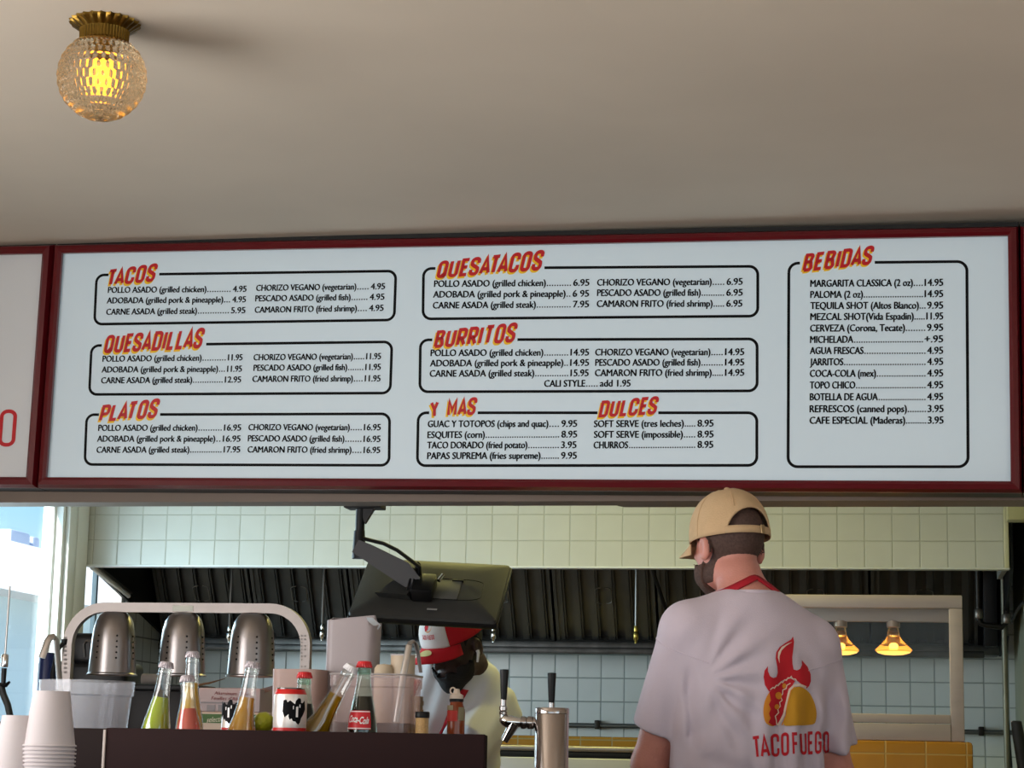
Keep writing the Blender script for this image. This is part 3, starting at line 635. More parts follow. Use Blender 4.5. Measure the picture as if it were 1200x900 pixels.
for k, px in enumerate((985, 1047, 925)):
    c = P(px, 740, 7.54); zt = zc(724.5)+0.002; zbm = P(px, 768, 7.54).z; u = (zt-zbm)
    bl_ = MB().lathe([(0.0, zt), (0.024, zt), (0.024, zt-0.18*u), (0.021, zt-0.2*u)], (c.x, 7.54, 0), 20).build('lamp_socket', mat('worn_socket', (150, 130, 112), 0.4, metal=0.5) if k == 0 else bpy.data.materials['worn_socket'], hc, world=True)
    MB().lathe([(0.018, zt-0.19*u), (0.020, zt-0.3*u), (0.021, zt-0.42*u), (0.030, zt-0.55*u), (0.050, zt-0.72*u), (0.063, zt-0.82*u), (0.066, zt-0.86*u), (0.060, zt-0.90*u)], (c.x, 7.54, 0), 28, caps=False).build('bulb_glass', M_amber, bl_, world=True)
    MB().lathe([(0.064, zt-0.865*u), (0.056, zt-0.93*u), (0.035, zt-0.98*u), (0.0, zt-1.0*u)], (c.x, 7.54, 0), 28).build('bulb_face', M_glow, bl_, world=True)
    MB().ell((c.x, 7.54, zt-0.80*u), (0.014, 0.014, 0.014), 12).build('filament', M_bface, bl_, world=True)
    MB().lathe([(0.012, zt-0.30*u), (0.016, zt-0.34*u), (0.016, zt-0.44*u), (0.010, zt-0.48*u)], (c.x, 7.54, 0), 16).build('reflector_neck', M_chrome, bl_, world=True)
    pl = bpy.data.lights.new('bulb_light', 'POINT'); pl.energy = 0.14; pl.color = (1, 0.55, 0.2); pl.shadow_soft_size = 0.05
    po = bpy.data.objects.new('bulb_light', pl); C.objects.link(po); po.location = (c.x, 7.54, zbm-0.07)

# ------------------------------------------------------------------ ceiling lamp
lc = P(123, 30, 4.02); lbz = ZC; rG = 52.5/PXM(119, 90, 4.02); gc = P(119.5, 90.5, 4.02)
lp = thing('globe_lamp', 'pressed-glass globe lamp on a fluted brass ceiling base, glowing warm', 'ceiling lamp', (gc.x, 4.02, ZC))
M_brass = mat('aged_brass', (118, 92, 40), 0.32, metal=1.0, var=0.3, vscale=30)
nA = 96; pr_ = [(0.0, 0.0), (0.080, 0.0), (0.078, -0.006), (0.066, -0.014), (0.058, -0.020), (0.057, -0.024), (0.056, -0.045), (0.060, -0.050), (0.060, -0.056), (0.050, -0.058), (0.0, -0.058)]
sc_ = 40.0/PXM(124, 30, 4.02)/0.080*1.0
vs = []; fs = []
for i, (r, z) in enumerate(pr_):
    for k in range(nA):
        g = 2*PI*k/nA; f_ = 1.0
        if 1 <= i <= 3: f_ = 1+0.045*math.cos(g*24)+0.02*math.cos(g*48+i)
        if 4 <= i <= 6: f_ = 1+0.018*math.cos(g*48)
        vs.append((r*sc_*f_*math.cos(g), r*sc_*f_*math.sin(g), z*sc_*1.05))
for i in range(len(pr_)-1):
    for k in range(nA): fs.append((i*nA+k, i*nA+(k+1) % nA, (i+1)*nA+(k+1) % nA, (i+1)*nA+k))
MB().add(vs, fs, True).build('brass_base', M_brass, lp)
dz = gc.z-ZC
vs = []; fs = []; nU, nV = 160, 88; neck = math.asin(min(0.95, 0.052*sc_/rG))
for i in range(nV+1):
    th = neck+(PI-neck)*i/nV
    for k in range(nU):
        g = 2*PI*k/nU
        row_ = math.sin(th*15); col_ = math.cos(g*20 + (PI/2 if int(th*15/PI) % 2 else 0))
        r = rG*(0.948+0.052*(abs(row_)**0.5)*(abs(col_)**0.5))
        vs.append((r*math.sin(th)*math.cos(g), r*math.sin(th)*math.sin(g), dz+rG*1.0*math.cos(th)*r/rG))
for i in range(nV):
    for k in range(nU): fs.append((i*nU+k, (i+1)*nU+k, (i+1)*nU+(k+1) % nU, i*nU+(k+1) % nU))
def globe_mat():
    m = bpy.data.materials.new('pressed_glass'); m.use_nodes = True; t = m.node_tree; t.nodes.clear()
    o = N(t, 'ShaderNodeOutputMaterial'); g = N(t, 'ShaderNodeBsdfGlass'); g.inputs['Color'].default_value = (1.0, 0.94, 0.82, 1); g.inputs['Roughness'].default_value = 0.05; g.inputs['IOR'].default_value = 1.42
    tr_ = N(t, 'ShaderNodeBsdfTranslucent'); tr_.inputs[0].default_value = (0.95, 0.80, 0.58, 1)
    tp = N(t, 'ShaderNodeBsdfTransparent'); tp.inputs[0].default_value = (1, 0.92, 0.8, 1)
    x = N(t, 'ShaderNodeMixShader'); x.inputs[0].default_value = 0.20; t.links.new(g.outputs[0], x.inputs[1]); t.links.new(tr_.outputs[0], x.inputs[2])
    y = N(t, 'ShaderNodeMixShader'); y.inputs[0].default_value = 0.12; t.links.new(x.outputs[0], y.inputs[1]); t.links.new(tp.outputs[0], y.inputs[2])
    t.links.new(y.outputs[0], o.inputs[0]); return m
MB().add(vs, fs, True).build('glass_globe', globe_mat(), lp)
MB().lathe([(0.0, dz+0.04), (0.012, dz+0.04), (0.014, dz+0.03), (0.019, dz+0.012), (0.019, dz-0.012), (0.010, dz-0.028), (0, dz-0.031)], (0, 0, 0), 20).build('bulb', mat('warm_bulb', (255, 190, 80), 0.4, emit=(255, 170, 50), estr=5), lp)
MB().cyl((0, 0, dz+0.03), (0, 0, -0.04), 0.014).build('socket', M_brass, lp)

# ------------------------------------------------------------------ monitor and its arm
arm = thing('monitor_mount', 'black jointed bracket hanging from the header and carrying the monitor', 'monitor arm', (P(421, 588, 6.06).x, 6.06, P(421, 588, 6.0).z))
t0 = P(421, 590, 6.10); t1 = P(419, 650, 6.10)
hb = hz
MB().bbox((t0.x-0.045, 6.083, hb-0.004), (t0.x+0.07, 6.16, hb+0.05), 0.003).build('mount_plate', M_blackm, arm, world=True)
MB().tube([(t0.x, 6.12, hb+0.02), (t0.x-0.001, 6.12, t1.z+0.05)], 0.0145, 14).tube([(t0.x-0.002, 6.12, t1.z+0.075), (t1.x, 6.12, t1.z-0.01)], [0.017, 0.022], 14).build('pole', M_black, arm, world=True)
MB().prism([(t0.x+0.0, hb-0.002), (t0.x+0.045, hb-0.002), (t0.x+0.016, hb-0.05)], 6.11, 6.13).build('gusset', M_black, arm, world=True)
a0, a1 = P(424, 643, 6.12), P(488, 680, 6.09)
d = (a1-a0).normalized(); nrm = Vector((-d.z, 0, d.x)).normalized()
def ab(p, s_, t_): return p+d*s_+nrm*t_
L = (a1-a0).length
pl_ = [(ab(a0, -0.01, -0.022)), ab(a0, L-0.02, -0.034), ab(a0, L+0.012, -0.022), ab(a0, L+0.01, 0.012), ab(a0, L-0.045, 0.034), ab(a0, 0.03, 0.026), ab(a0, -0.01, 0.02)]
MB().prism([(p.x, p.z) for p in pl_], 6.075, 6.135).build('link', mat('charcoal_arm', (44, 44, 48), 0.45), arm, world=True)
MB().tube([ab(a0, -0.005, 0.03)+Vector((0, -0.02, 0)), ab(a0, 0.06, 0.047)+Vector((0, -0.02, 0)), ab(a0, 0.11, 0.05)+Vector((0, -0.02, 0)), ab(a0, 0.2, 0.040)+Vector((0, -0.02, 0)), ab(a0, L, 0.02)], 0.006, 8).build('cable', M_black, arm, world=True)
# monitor: back towards the room, top edge leaning away
bl_, br_ = P(405, 722, 6.03), P(582, 733, 6.05); tl_, tr2 = P(433, 656, 6.27), P(601, 664, 6.31)
ctr = (bl_+br_+tl_+tr2)/4; u = ((br_-bl_)+(tr2-tl_)).normalized(); v = ((tl_-bl_)+(tr2-br_)); v = (v-u*v.dot(u)*0.45).normalized(); nb_ = u.cross(v).normalized()
if nb_.y > 0: nb_ = -nb_
Wm = ((br_-bl_).length+(tr2-tl_).length)/2; Hm = ((tl_-bl_).length+(tr2-br_).length)/2
mon = thing('monitor', 'black flat monitor seen from behind, tilted over the cook in the red cap', 'monitor', ctr)
MM = Matrix(((u.x, v.x, nb_.x, 0), (u.y, v.y, nb_.y, 0), (u.z, v.z, nb_.z, 0), (0, 0, 0, 1)))
M_mon = mat('monitor_back', (52, 52, 50), 0.55, var=0.06, vscale=30)
MB().bbox((-Wm/2, -Hm/2, -0.02), (Wm/2, Hm/2, 0.0), 0.006, MM).build('bezel', M_black, mon)
bk_ = MB()
for i, (ins, z) in enumerate(((0.0, 0.0), (0.012, 0.012), (0.05, 0.026), (0.09, 0.034))): pass
rings = []
for ins, z in ((0.003, 0.0), (0.006, 0.008), (0.03, 0.018), (0.07, 0.028), (0.11, 0.030)):
    x_, y_ = Wm/2-ins, Hm/2-ins*0.75; r_ = 0.012+ins*0.3; pts = []
    for (cx, cy, a) in ((x_-r_, y_-r_, 0), (-x_+r_, y_-r_, 90), (-x_+r_, -y_+r_, 180), (x_-r_, -y_+r_, 270)): pts += [(p[0], p[1], z) for p in arc(cx, cy, r_, a, a+90, 5)]
    rings.append(pts)
n_ = len(rings[0]); vs = [MM @ Vector(p) for r in rings for p in r]; fs = [(i*n_+k, i*n_+(k+1) % n_, (i+1)*n_+(k+1) % n_, (i+1)*n_+k) for i in range(len(rings)-1) for k in range(n_)]+[tuple((len(rings)-1)*n_+k for k in range(n_))]
bk_.add(vs, fs, True).build('back_cover', M_mon, mon)
hc_ = MM.inverted() @ (P(500, 690, 6.12)-ctr)
cx_, cy_ = hc_.x, hc_.y
MB().bbox((cx_-0.02, cy_-0.05, 0.03), (cx_+0.10, cy_+0.05, 0.033), 0.001, MM).build('vesa_plate', mat('grey_plate', (88, 88, 84), 0.5), mon)
gl_ = []
gv = MB()
gv.tube([MM @ Vector((cx_+0.02+0.13*p[0], cy_+0.055*p[1], 0.0335)) for p in [(0, 1)]+arc(0.75, 0.6, 0.4, 90, 0, 5)+arc(0.75, -0.6, 0.4, 0, -90, 5)+[(0, -1)]], 0.0012, 6).build('groove', M_black, mon)
MB().bbox((cx_-0.035, cy_-0.075, 0.03), (cx_+0.03, cy_+0.02, 0.075), 0.008, MM).build('tilt_head', M_black, mon)
MB().tube([MM @ Vector((cx_-0.02, cy_+0.0, 0.06)), MM @ Vector((cx_-0.03, cy_+0.03, 0.09)), a1-ctr], 0.014, 10).build('knuckle', M_black, mon)
MB().cyl(MM @ Vector((cx_+0.035, cy_+0.01, 0.055)), MM @ Vector((cx_+0.045, cy_+0.035, 0.06)), 0.006).build('knob', M_chrome, mon)
MB().add([MM @ Vector(p) for p in ((cx_-0.135, cy_-0.055, 0.03), (cx_-0.035, cy_-0.065, 0.03), (cx_-0.02, cy_+0.02, 0.03), (cx_-0.11, cy_+0.03, 0.03), (cx_-0.145, cy_-0.07, 0.055), (cx_-0.045, cy_-0.08, 0.06), (cx_-0.03, cy_+0.005, 0.05), (cx_-0.10, cy_+0.02, 0.045))], [(0,1,2,3),(7,6,5,4),(0,4,5,1),(1,5,6,2),(2,6,7,3),(3,7,4,0)]).build('port_cover', M_mon, mon)
for k in range(3): MB().tube([MM @ Vector((cx_-0.05+0.012*k, cy_-0.06, 0.05)), MM @ Vector((cx_-0.045+0.012*k, cy_-0.02, 0.075)), MM @ Vector((cx_-0.03, cy_+0.03, 0.06))], 0.003, 6).build('cable', M_black, mon)
MB().box((cx_+0.02, cy_-0.108, 0.0285), (cx_+0.05, cy_-0.102, 0.0305), MM).build('maker_mark', mat('grey_print', (150, 150, 150), 0.4), mon)
MB().bbox((cx_+0.07, cy_+0.045, 0.03), (cx_+0.105, cy_+0.052, 0.036), 0.001, MM).build('clip', M_black, mon)

# ------------------------------------------------------------------ bar, pass and shelf
BAR, PASS = 1.11, 1.09
M_bar = mat('dark_laminate', (50, 36, 33), 0.45, var=0.06)
bar = thing('bar_counter', 'long dark bar counter carrying the cups, the drinks bin and the beer tower', 'counter', (-0.9, 4.0, 0))
MB().bbox((-2.5, 3.25, BAR-0.04), (0.55, 4.88, BAR), 0.006).build('worktop', M_bar, bar, world=True)
MB().box((-2.45, 3.4, 0), (0.5, 4.8, BAR-0.04)).build('base', mat('bar_base', (70, 60, 56), 0.6), bar, world=True)
ps = thing('pass_counter', 'steel pass counter under the menu boards between the two workers', 'counter', (-1.2, 5.8, 0))
MB().bbox((-3.2, 5.48, PASS-0.04), (0.4, 6.25, PASS), 0.006).build('worktop', M_steel, ps, world=True)
MB().box((-3.15, 5.55, 0), (0.35, 6.2, PASS-0.04)).build('base', M_white, ps, world=True)
pc = thing('prep_counter', 'low steel prep counter in front of the cook', 'counter', (-1.6, 6.43, 0))
MB().bbox((-2.6, 6.27, 0.94), (-0.9, 6.62, 0.98), 0.005).build('worktop', M_steel, pc, world=True)
MB().box((-2.55, 6.29, 0), (-0.95, 6.60, 0.94)).build('base', M_steel, pc, world=True)
SH = 1.215
sh = thing('shelf', 'raised steel shelf on the pass behind the bottles', 'shelf', (-2.0, 5.7, PASS))
MB().bbox((P(30, 850, 5.55).x-0.2, 5.52, SH-0.02), (P(490, 850, 5.55).x, 6.2, SH), 0.004).build('shelf_board', M_steel, sh, world=True)
for px in (45, 480):
    for y in (5.56, 6.15): MB().cyl((P(px, 850, 5.55).x, y, PASS), (P(px, 850, 5.55).x, y, SH-0.02), 0.012).build('leg', M_steel, sh, world=True)
# drinks bin
bt = P(340, 856.5, 3.98).z; bx0, bxs, bx1 = P(88, 853, 4.02).x, P(124, 853, 3.98).x, P(568, 861, 3.98).x
bxr = P(560, 861, 4.44).x
bn = thing('drinks_bin', 'wide dark brown bin whose front hides the lower half of the bottles', 'bin', ((bx0+bx1)/2, 4.2, BAR))
M_bin = mat('brown_bin_laminate', (42, 27, 27), 0.7, spec=0.1, var=0.05, vscale=5)
MB().bbox((bxs, 3.98, BAR), (bx1, 3.997, bt), 0.003).build('front_panel', M_bin, bn, world=True)
MB().bbox((bx0, 3.999, BAR), (bx1, 4.012, bt-0.0015), 0.002).build('corner_panel', mat('brown_black_laminate', (36, 27, 26), 0.7, spec=0.1), bn, world=True)
MB().bbox((bxs-0.004, 3.977, BAR), (bxs+0.0015, 3.990, bt-0.004), 0.001).build('corner_trim', mat('pale_edge_trim', (190, 176, 168), 0.4), bn, world=True)
MB().bbox((bx0, 4.43, BAR), (bxr, 4.445, bt-0.03), 0.003).build('back_panel', M_bin, bn, world=True)
bxr = P(560, 861, 4.44).x
MB().bbox((bx0, 4.012, BAR), (bx0+0.015, 4.43, bt-0.002), 0.003).build('side_panel', M_bin, bn, world=True)
MB().prism([(bx1-0.015, 3.997), (bx1, 3.997), (bxr, 4.43), (bxr-0.015, 4.43)], BAR, bt-0.002, 'xy').build('side_panel', M_bin, bn, world=True)
FL = BAR+0.008
MB().box((bx0+0.015, 4.012, BAR), (bxr-0.018, 4.43, FL)).build('bottom_panel', M_bin, bn, world=True)

# ------------------------------------------------------------------ bottles and cans
M_glass = pane_mat('clear_bottle_glass', tint=(0.95, 0.97, 0.96), refl=0.24, edge=0.85, rough=0.05)
M_greenglass = pane_mat('pale_green_glass', tint=(0.74, 0.86, 0.80), refl=0.10, edge=0.75, rough=0.04)
def label_patch(root, txts, r, z0, z1, a0, a1, mcol, name='label', n=16):
    vs = []; fs = []
    for i in range(n+1):
        g = a0+(a1-a0)*i/n
        for z in (z0, z1): vs.append((r*math.cos(g), r*math.sin(g), z))
    for i in range(n): fs.append((i*2, i*2+2, i*2+3, i*2+1))
    return MB().add(vs, fs, True).build(name, mcol, root, fix=False)
def wrap(root, name, shapes, m, r, face, fix=False, rz=None):
    """flat shapes (x sideways in metres, z up) wrapped onto a cylinder of radius r about the thing's axis; face = direction of the middle"""
    b = MB()
    for poly, fcs in shapes:
        b.add([((r if rz is None else rz(p[1]))*math.cos(face+p[0]/r), (r if rz is None else rz(p[1]))*math.sin(face+p[0]/r), p[1]) for p in poly], fcs)
    return b.build(name, m, root, fix=False)
def bottle(label, px, pytop, Y, prof, fill, liquid, glass, cap, tilt=0.0, capband=None, floor=None, lean=0.0, cat='bottle', capname='crown_cap'):
    """prof: (fraction of height from the base, radius); upright bottle on the bin floor, then tilted sideways about its foot"""
    fl = FL if floor is None else floor
    top = P(px, pytop, Y); h = (top.z-fl)/math.cos(tilt)
    x = top.x - h*math.sin(tilt)
    rb = prof[0][1]
    t = thing('bottle', label, cat, (x, Y, fl+rb*abs(math.sin(tilt))), (0, tilt, 0))
    pr2 = [(r, f*h) for f, r in prof]
    MB().lathe([(0, 0)]+pr2+[(pr2[-1][0]*0.8, h*0.993), (pr2[-1][0]*0.75, h*0.96)], (0, 0, 0), 36, caps=False).build('glass', glass, t)
    lq = [(max(r-0.0022, 0.002), z) for r, z in pr2 if z < fill*h and z > 0.004*h]
    rt = np.interp(fill*h, [z for r, z in pr2], [r for r, z in pr2])-0.0022
    MB().lathe([(0, 0.004)]+[(lq[0][0], 0.004)]+lq+[(rt, fill*h), (0, fill*h)], (0, 0, 0), 36).build('drink', liquid, t)
    rc = pr2[-1][0]*1.16; n = 21; vs = []; fs = []
    zz = [(-0.012, 1.05, 0.07), (-0.010, 1.08, 0.06), (-0.004, 1.0, 0.02), (0.0, 0.93, 0.0), (0.0015, 0.6, 0)]
    nn = n*4
    for (dz_, k, am) in zz:
        for i in range(nn): g = 2*PI*i/nn; r = rc*k*(1+am*math.cos(g*n)); vs.append((r*math.cos(g), r*math.sin(g), h+dz_))
    for j in range(len(zz)-1):
        for i in range(nn): fs.append((j*nn+i, j*nn+(i+1) % nn, (j+1)*nn+(i+1) % nn, (j+1)*nn+i))
    fs.append(tuple((len(zz)-1)*nn+i for i in range(nn)))
    MB().add(vs, fs, True).build(capname, cap, t)
    MB().lathe([(pr2[-1][0]*0.98, h-0.026), (pr2[-1][0]*1.14, h-0.023), (pr2[-1][0]*1.14, h-0.017), (pr2[-1][0]*0.98, h-0.013)], (0, 0, 0), 28, caps=False).build('neck_ring', glass, t)
    return t, h
soda = [(0.01, 0.027), (0.04, 0.031), (0.30, 0.031), (0.42, 0.0305), (0.52, 0.027), (0.62, 0.0215), (0.72, 0.0165), (0.82, 0.0142), (0.93, 0.0128), (0.985, 0.0122)]
def liquid(name, rgb, clear, bright=1.0):
    m = bpy.data.materials.new(name); m.use_nodes = True; t = m.node_tree; b = t.nodes['Principled BSDF']; b.inputs['Base Color'].default_value = (*s2l(rgb), 1); b.inputs['Roughness'].default_value = 0.15
    o = t.nodes['Material Output']; a = N(t, 'ShaderNodeBsdfTransparent'); c_ = s2l(rgb); mxc = max(c_); a.inputs[0].default_value = tuple((v/mxc)**0.6*bright for v in c_)+(1,)
    x = N(t, 'ShaderNodeMixShader'); x.inputs[0].default_value = clear; t.links.new(b.outputs[0], x.inputs[1]); t.links.new(a.outputs[0], x.inputs[2]); t.links.new(x.outputs[0], o.inputs[0]); return m
def sodaM(name, rgb): return liquid(name, rgb, 0.12)
M_capw = mat('white_printed_cap', (176, 166, 170), 0.35, metal=0.2, var=0.5, vscale=260)
M_capr = mat('red_cap', (206, 30, 36), 0.35)
bottle('bottle of bright green soda, leaning at the left end of the drinks bin', 195.5, 778, 4.10, soda, 0.72, sodaM('lime_soda', (170, 190, 34)), M_glass, M_capw, math.radians(7))
bottle('tallest soda bottle, yellow drink, standing behind the pink one', 226, 764, 4.30, soda, 0.77, sodaM('yellow_soda', (228, 176, 22)), M_glass, M_capw, 0.0)
bottle('short-looking bottle of pink-red soda in front of the yellow one', 219.5, 793, 4.06, soda, 0.71, sodaM('guava_soda', (214, 86, 72)), M_glass, M_capw, math.radians(-4))
beer = [(0.01, 0.027), (0.04, 0.0305), (0.40, 0.0305), (0.48, 0.028), (0.56, 0.022), (0.66, 0.018), (0.80, 0.0150), (0.93, 0.0128), (0.985, 0.0125)]
M_beer = liquid('golden_beer', (204, 150, 8), 0.35); M_beer2 = liquid('pale_beer', (158, 124, 24), 0.4)
bottle('clear beer bottle of amber beer beside the small can, under the third heat lamp', 297, 778, 4.12, beer, 0.72, M_beer, M_glass, M_capw, math.radians(8))
bottle('clear beer bottle lying over at a steep slant against the cola bottle', 413, 788, 4.14, beer, 0.76, M_beer2, M_glass, mat('white_cap', (226, 222, 224), 0.35, var=0.1, vscale=100), math.radians(29))
cola = [(0.01, 0.026), (0.04, 0.030), (0.16, 0.0285), (0.30, 0.0295), (0.46, 0.0305), (0.56, 0.0285), (0.66, 0.0235), (0.76, 0.0180), (0.84, 0.0145), (0.92, 0.0130), (0.985, 0.0128)]
M_cola = mat('dark_cola', (26, 9, 8), 0.08); M_lab = mat('red_label', (204, 22, 34), 0.4); M_labw = mat('white_print', (242, 238, 236), 0.4)
crn = lambda z, h: np.interp(z, [f*h for f, r in cola], [r for f, r in cola])+0.0006
def cola_label(t, h, zt, zb_, face, whole=True):
    n = 14; vs = []; fs = []
    wA = 0.95
    for i in range(n+1):
        g = face-wA+2*wA*i/n
        for k in range(4):
            z = zb_+(zt-zb_)*k/3; r = crn(z, h); vs.append((r*math.cos(g), r*math.sin(g), z))
    for i in range(n):
        for k in range(3): fs.append((i*4+k, i*4+4+k, i*4+5+k, i*4+k+1))
    lb_ = MB().add(vs, fs, True).build('label', M_lab, t, fix=False)
    b = MB(); hh = zt-zb_
    v, f = font_mesh('Coca-Cola', 0.02); x0 = min(p[0] for p in v); x1 = max(p[0] for p in v); ww = 0.046
    pts = []
    for x, y in v:
        q = (x-x0)/(x1-x0); xx = (q-0.5)*ww+y*0.003; zz_ = zb_+hh*0.34+y*hh*0.36+0.002*math.sin(q*6)
        r = crn(zz_, h)+0.0005; pts.append((r*math.cos(face+xx/r), r*math.sin(face+xx/r), zz_))
    b.add(pts, f)
    for (za, zb2) in ((0.03, 0.08), (0.92, 0.97)):
        for i in range(12):
            g0_, g1_ = face-0.92+1.84*i/12, face-0.92+1.84*(i+1)/12; r = 0.0009+crn(zb_+hh*za, h)
            b.add([(r*math.cos(g0_), r*math.sin(g0_), zb_+hh*za), (r*math.cos(g1_), r*math.sin(g1_), zb_+hh*za), (r*math.cos(g1_), r*math.sin(g1_), zb_+hh*zb2), (r*math.cos(g0_), r*math.sin(g0_), zb_+hh*zb2)], [(0,1,2,3)])
    b.build('label_print', M_labw, lb_, fix=False)
FACE = -PI/2-0.1
for (lbl, px, py, Y, pl_top, pl_bot) in (('cola bottle with its red label in full view, right of the slanted beer bottle', 427, 775.5, 4.16, 833, 855), ('cola bottle half hidden behind the large silver can', 357, 788, 4.24, 849, 871)):
    t, h = bottle(lbl, px, py, Y, cola, 0.735, M_cola, M_greenglass, M_capr, 0.0)
    cola_label(t, h, P(px, pl_top, Y).z-FL, P(px, pl_bot, Y).z-FL, FACE)
# cans
M_can = mat('can_silver_white', (236, 228, 222), 0.28, metal=0.5); M_canred = mat('can_red', (196, 28, 26), 0.35); M_alu = mat('bare_aluminium', (200, 198, 196), 0.2, metal=1)
def can(label, px, py, Y, face):
    t_ = P(px, py, Y); h = 0.122; z0 = t_.z-h; t = thing('can', label, 'can', (t_.x, Y, z0), (0, 0, 0))
    MB().lathe([(0.0, 0.004), (0.022, 0.004), (0.025, 0.0), (0.0275, 0.004), (0.0335, 0.016), (0.0335, 0.104), (0.0322, 0.109)], (0, 0, 0), 40, caps=False).build('body', M_can, t)
    MB().lathe([(0.0324, 0.1085), (0.0285, 0.1175), (0.0275, 0.119)], (0, 0, 0), 40, caps=False).build('shoulder_band', M_canred, t)
    MB().lathe([(0.0277, 0.1185), (0.0282, 0.121), (0.027, 0.122), (0.0255, 0.1205), (0.025, 0.116), (0, 0.116)], (0, 0, 0), 40, caps=False).build('lid', M_alu, t)
    MB().tube([(0.004+0.010*math.cos(g), 0.008*math.sin(g), 0.1185) for g in [2*PI*i/14 for i in range(14)]], 0.0015, 6, closed=True).build('pull_tab', M_alu, t)
    zb_ = P(px, 853, Y).z-z0; 
    MB().lathe([(0.0337, zb_-0.012), (0.0337, zb_)], (0, 0, 0), 40, caps=False).build('lower_band', M_canred, t)
    E_ = [(-0.018,0.30),(-0.017,0.55),(-0.012,0.56),(-0.010,0.50),(-0.006,0.545),(-0.002,0.50),(0.0015,0.46),(0.003,0.54),(0.007,0.60),(0.011,0.59),(0.012,0.55),(0.010,0.50),(0.015,0.49),(0.020,0.55),(0.022,0.35),(0.017,0.22),(0.013,0.15),(0.011,0.05),(0.008,0.0),(0.004,0.05),(0.003,0.10),(-0.001,0.08),(-0.003,0.14),(-0.006,0.11),(-0.008,0.18),(-0.005,0.26),(-0.009,0.22),(-0.014,0.16)]
    zs = lambda f: zb_+0.006+f*0.088
    bm = bmesh.new(); vs = [bm.verts.new((x, 0, zs(f))) for x, f in E_]; bm.faces.new(vs); bmesh.ops.triangulate(bm, faces=bm.faces[:])
    for _ in range(3):
        le = [e for e in bm.edges if e.calc_length() > 0.006]
        if le: bmesh.ops.subdivide_edges(bm, edges=le, cuts=1); bmesh.ops.triangulate(bm, faces=bm.faces[:])
    bm.verts.index_update(); sh_ = [([(v.co.x*1.3, v.co.z) for v in bm.verts], [tuple(v.index for v in f.verts) for f in bm.faces])]; bm.free()
    em = wrap(t, 'eagle_emblem', sh_, M_ink, 0.0338, face)
    T_ = [([(-0.002, zs(0.42)), (0.014, zs(0.46)), (0.014, zs(0.385)), (-0.002, zs(0.345))], [(0,1,2,3)]), ([(0.0045, zs(0.40)), (0.0092, zs(0.41)), (0.0092, zs(0.17)), (0.0045, zs(0.17))], [(0,1,2,3)])]
    wrap(t, 'emblem_letter', T_, M_labw, 0.0342, face)
    return t, z0
for (lbl, px, py, Y, fc) in (('large silver-white drink can with a red rim and black eagle emblem', 341, 806, 4.08, -PI/2+0.50), ('silver-white can with a red rim mostly hidden behind the amber beer bottle', 279, 825.5, 4.30, -PI/2-0.5)):
    t, z0 = can(lbl, px, py, Y, fc)
    MB().bbox((t.location.x-0.036, Y-0.036, FL), (t.location.x+0.036, Y+0.036, z0), 0.002).build('inner_step', M_bin, bn, world=True)
lm = P(309, 846, 4.33); lo = thing('lime', 'yellow-green lime peeping over the bin edge beside the amber beer bottle', 'lime', (lm.x, 4.33, lm.z-0.024))
MB().bbox((lm.x-0.03, 4.30, FL), (lm.x+0.03, 4.36, lm.z-0.0235), 0.002).build('inner_step', M_bin, bn, world=True)
MB().lathe([(0, 0), (0.010, 0.001), (0.019, 0.008), (0.023, 0.022), (0.019, 0.036), (0.009, 0.043), (0.004, 0.046), (0, 0.047)], (0, 0, 0), 20, M=Matrix.Translation((0, 0, 0.023)) @ Matrix.Rotation(1.2, 4, 'Y') @ Matrix.Translation((0, 0, -0.023))).build('fruit', mat('lime_skin', (172, 176, 38), 0.4, bump=0.3, bscale=200), lo)

# ------------------------------------------------------------------ paper cups
M_cup = mat('white_paper_cup', (206, 197, 198), 0.75, var=0.015)
YC = 3.55; km = PXM(58, 850, YC)
def cup_stack(px, pybase, n, labels, group):
    hc2 = 64.5/km; rb = 21.0/km; rr_ = 30.5/km; pit = 4.5/km
    first = None; b0_ = P(px, pybase, YC)
    for i in range(n):
        zr = b0_.z-hc2-i*pit
        if zr < BAR-0.001: break
        c_ = thing('paper_cup', labels(i), 'cup', (b0_.x, YC, zr), (0, 0, i*0.7), group) if first is None else copy_tree(first)
        if first is None:
            first = c_
            MB().lathe([(rr_-0.0006, 0.004), (rb, hc2), (rb-0.002, hc2), (rb-0.003, hc2-0.006), (0, hc2-0.006)], (0, 0, 0), 48, caps=False).build('wall', M_cup, c_)
            MB().tube([((rr_+0.0004)*math.cos(2*PI*k/48), (rr_+0.0004)*math.sin(2*PI*k/48), 0.0022) for k in range(48)], 0.0021, 8, closed=True).build('rim', M_cup, c_)
        c_.location = (b0_.x, YC, zr); c_['label'] = labels(i); c_['group'] = group
ords = ['top', 'second', 'third', 'fourth', 'fifth', 'sixth', 'seventh', 'eighth', 'ninth', 'tenth', 'eleventh', 'twelfth', 'thirteenth', 'fourteenth', 'fifteenth', 'sixteenth']
cup_stack(61, 810, 16, lambda i: 'white paper cup upside down on top of the taller stack at the left' if i == 0 else 'white paper cup in the taller stack, %s from the top, only its rim showing' % ords[i], 'paper cups in the taller stack')
cup_stack(24, 838.5, 10, lambda i: 'white paper cup upside down on top of the shorter stack at the left edge' if i == 0 else 'white paper cup in the shorter stack at the left edge, %s from the top' % ords[i], 'paper cups in the shorter stack')

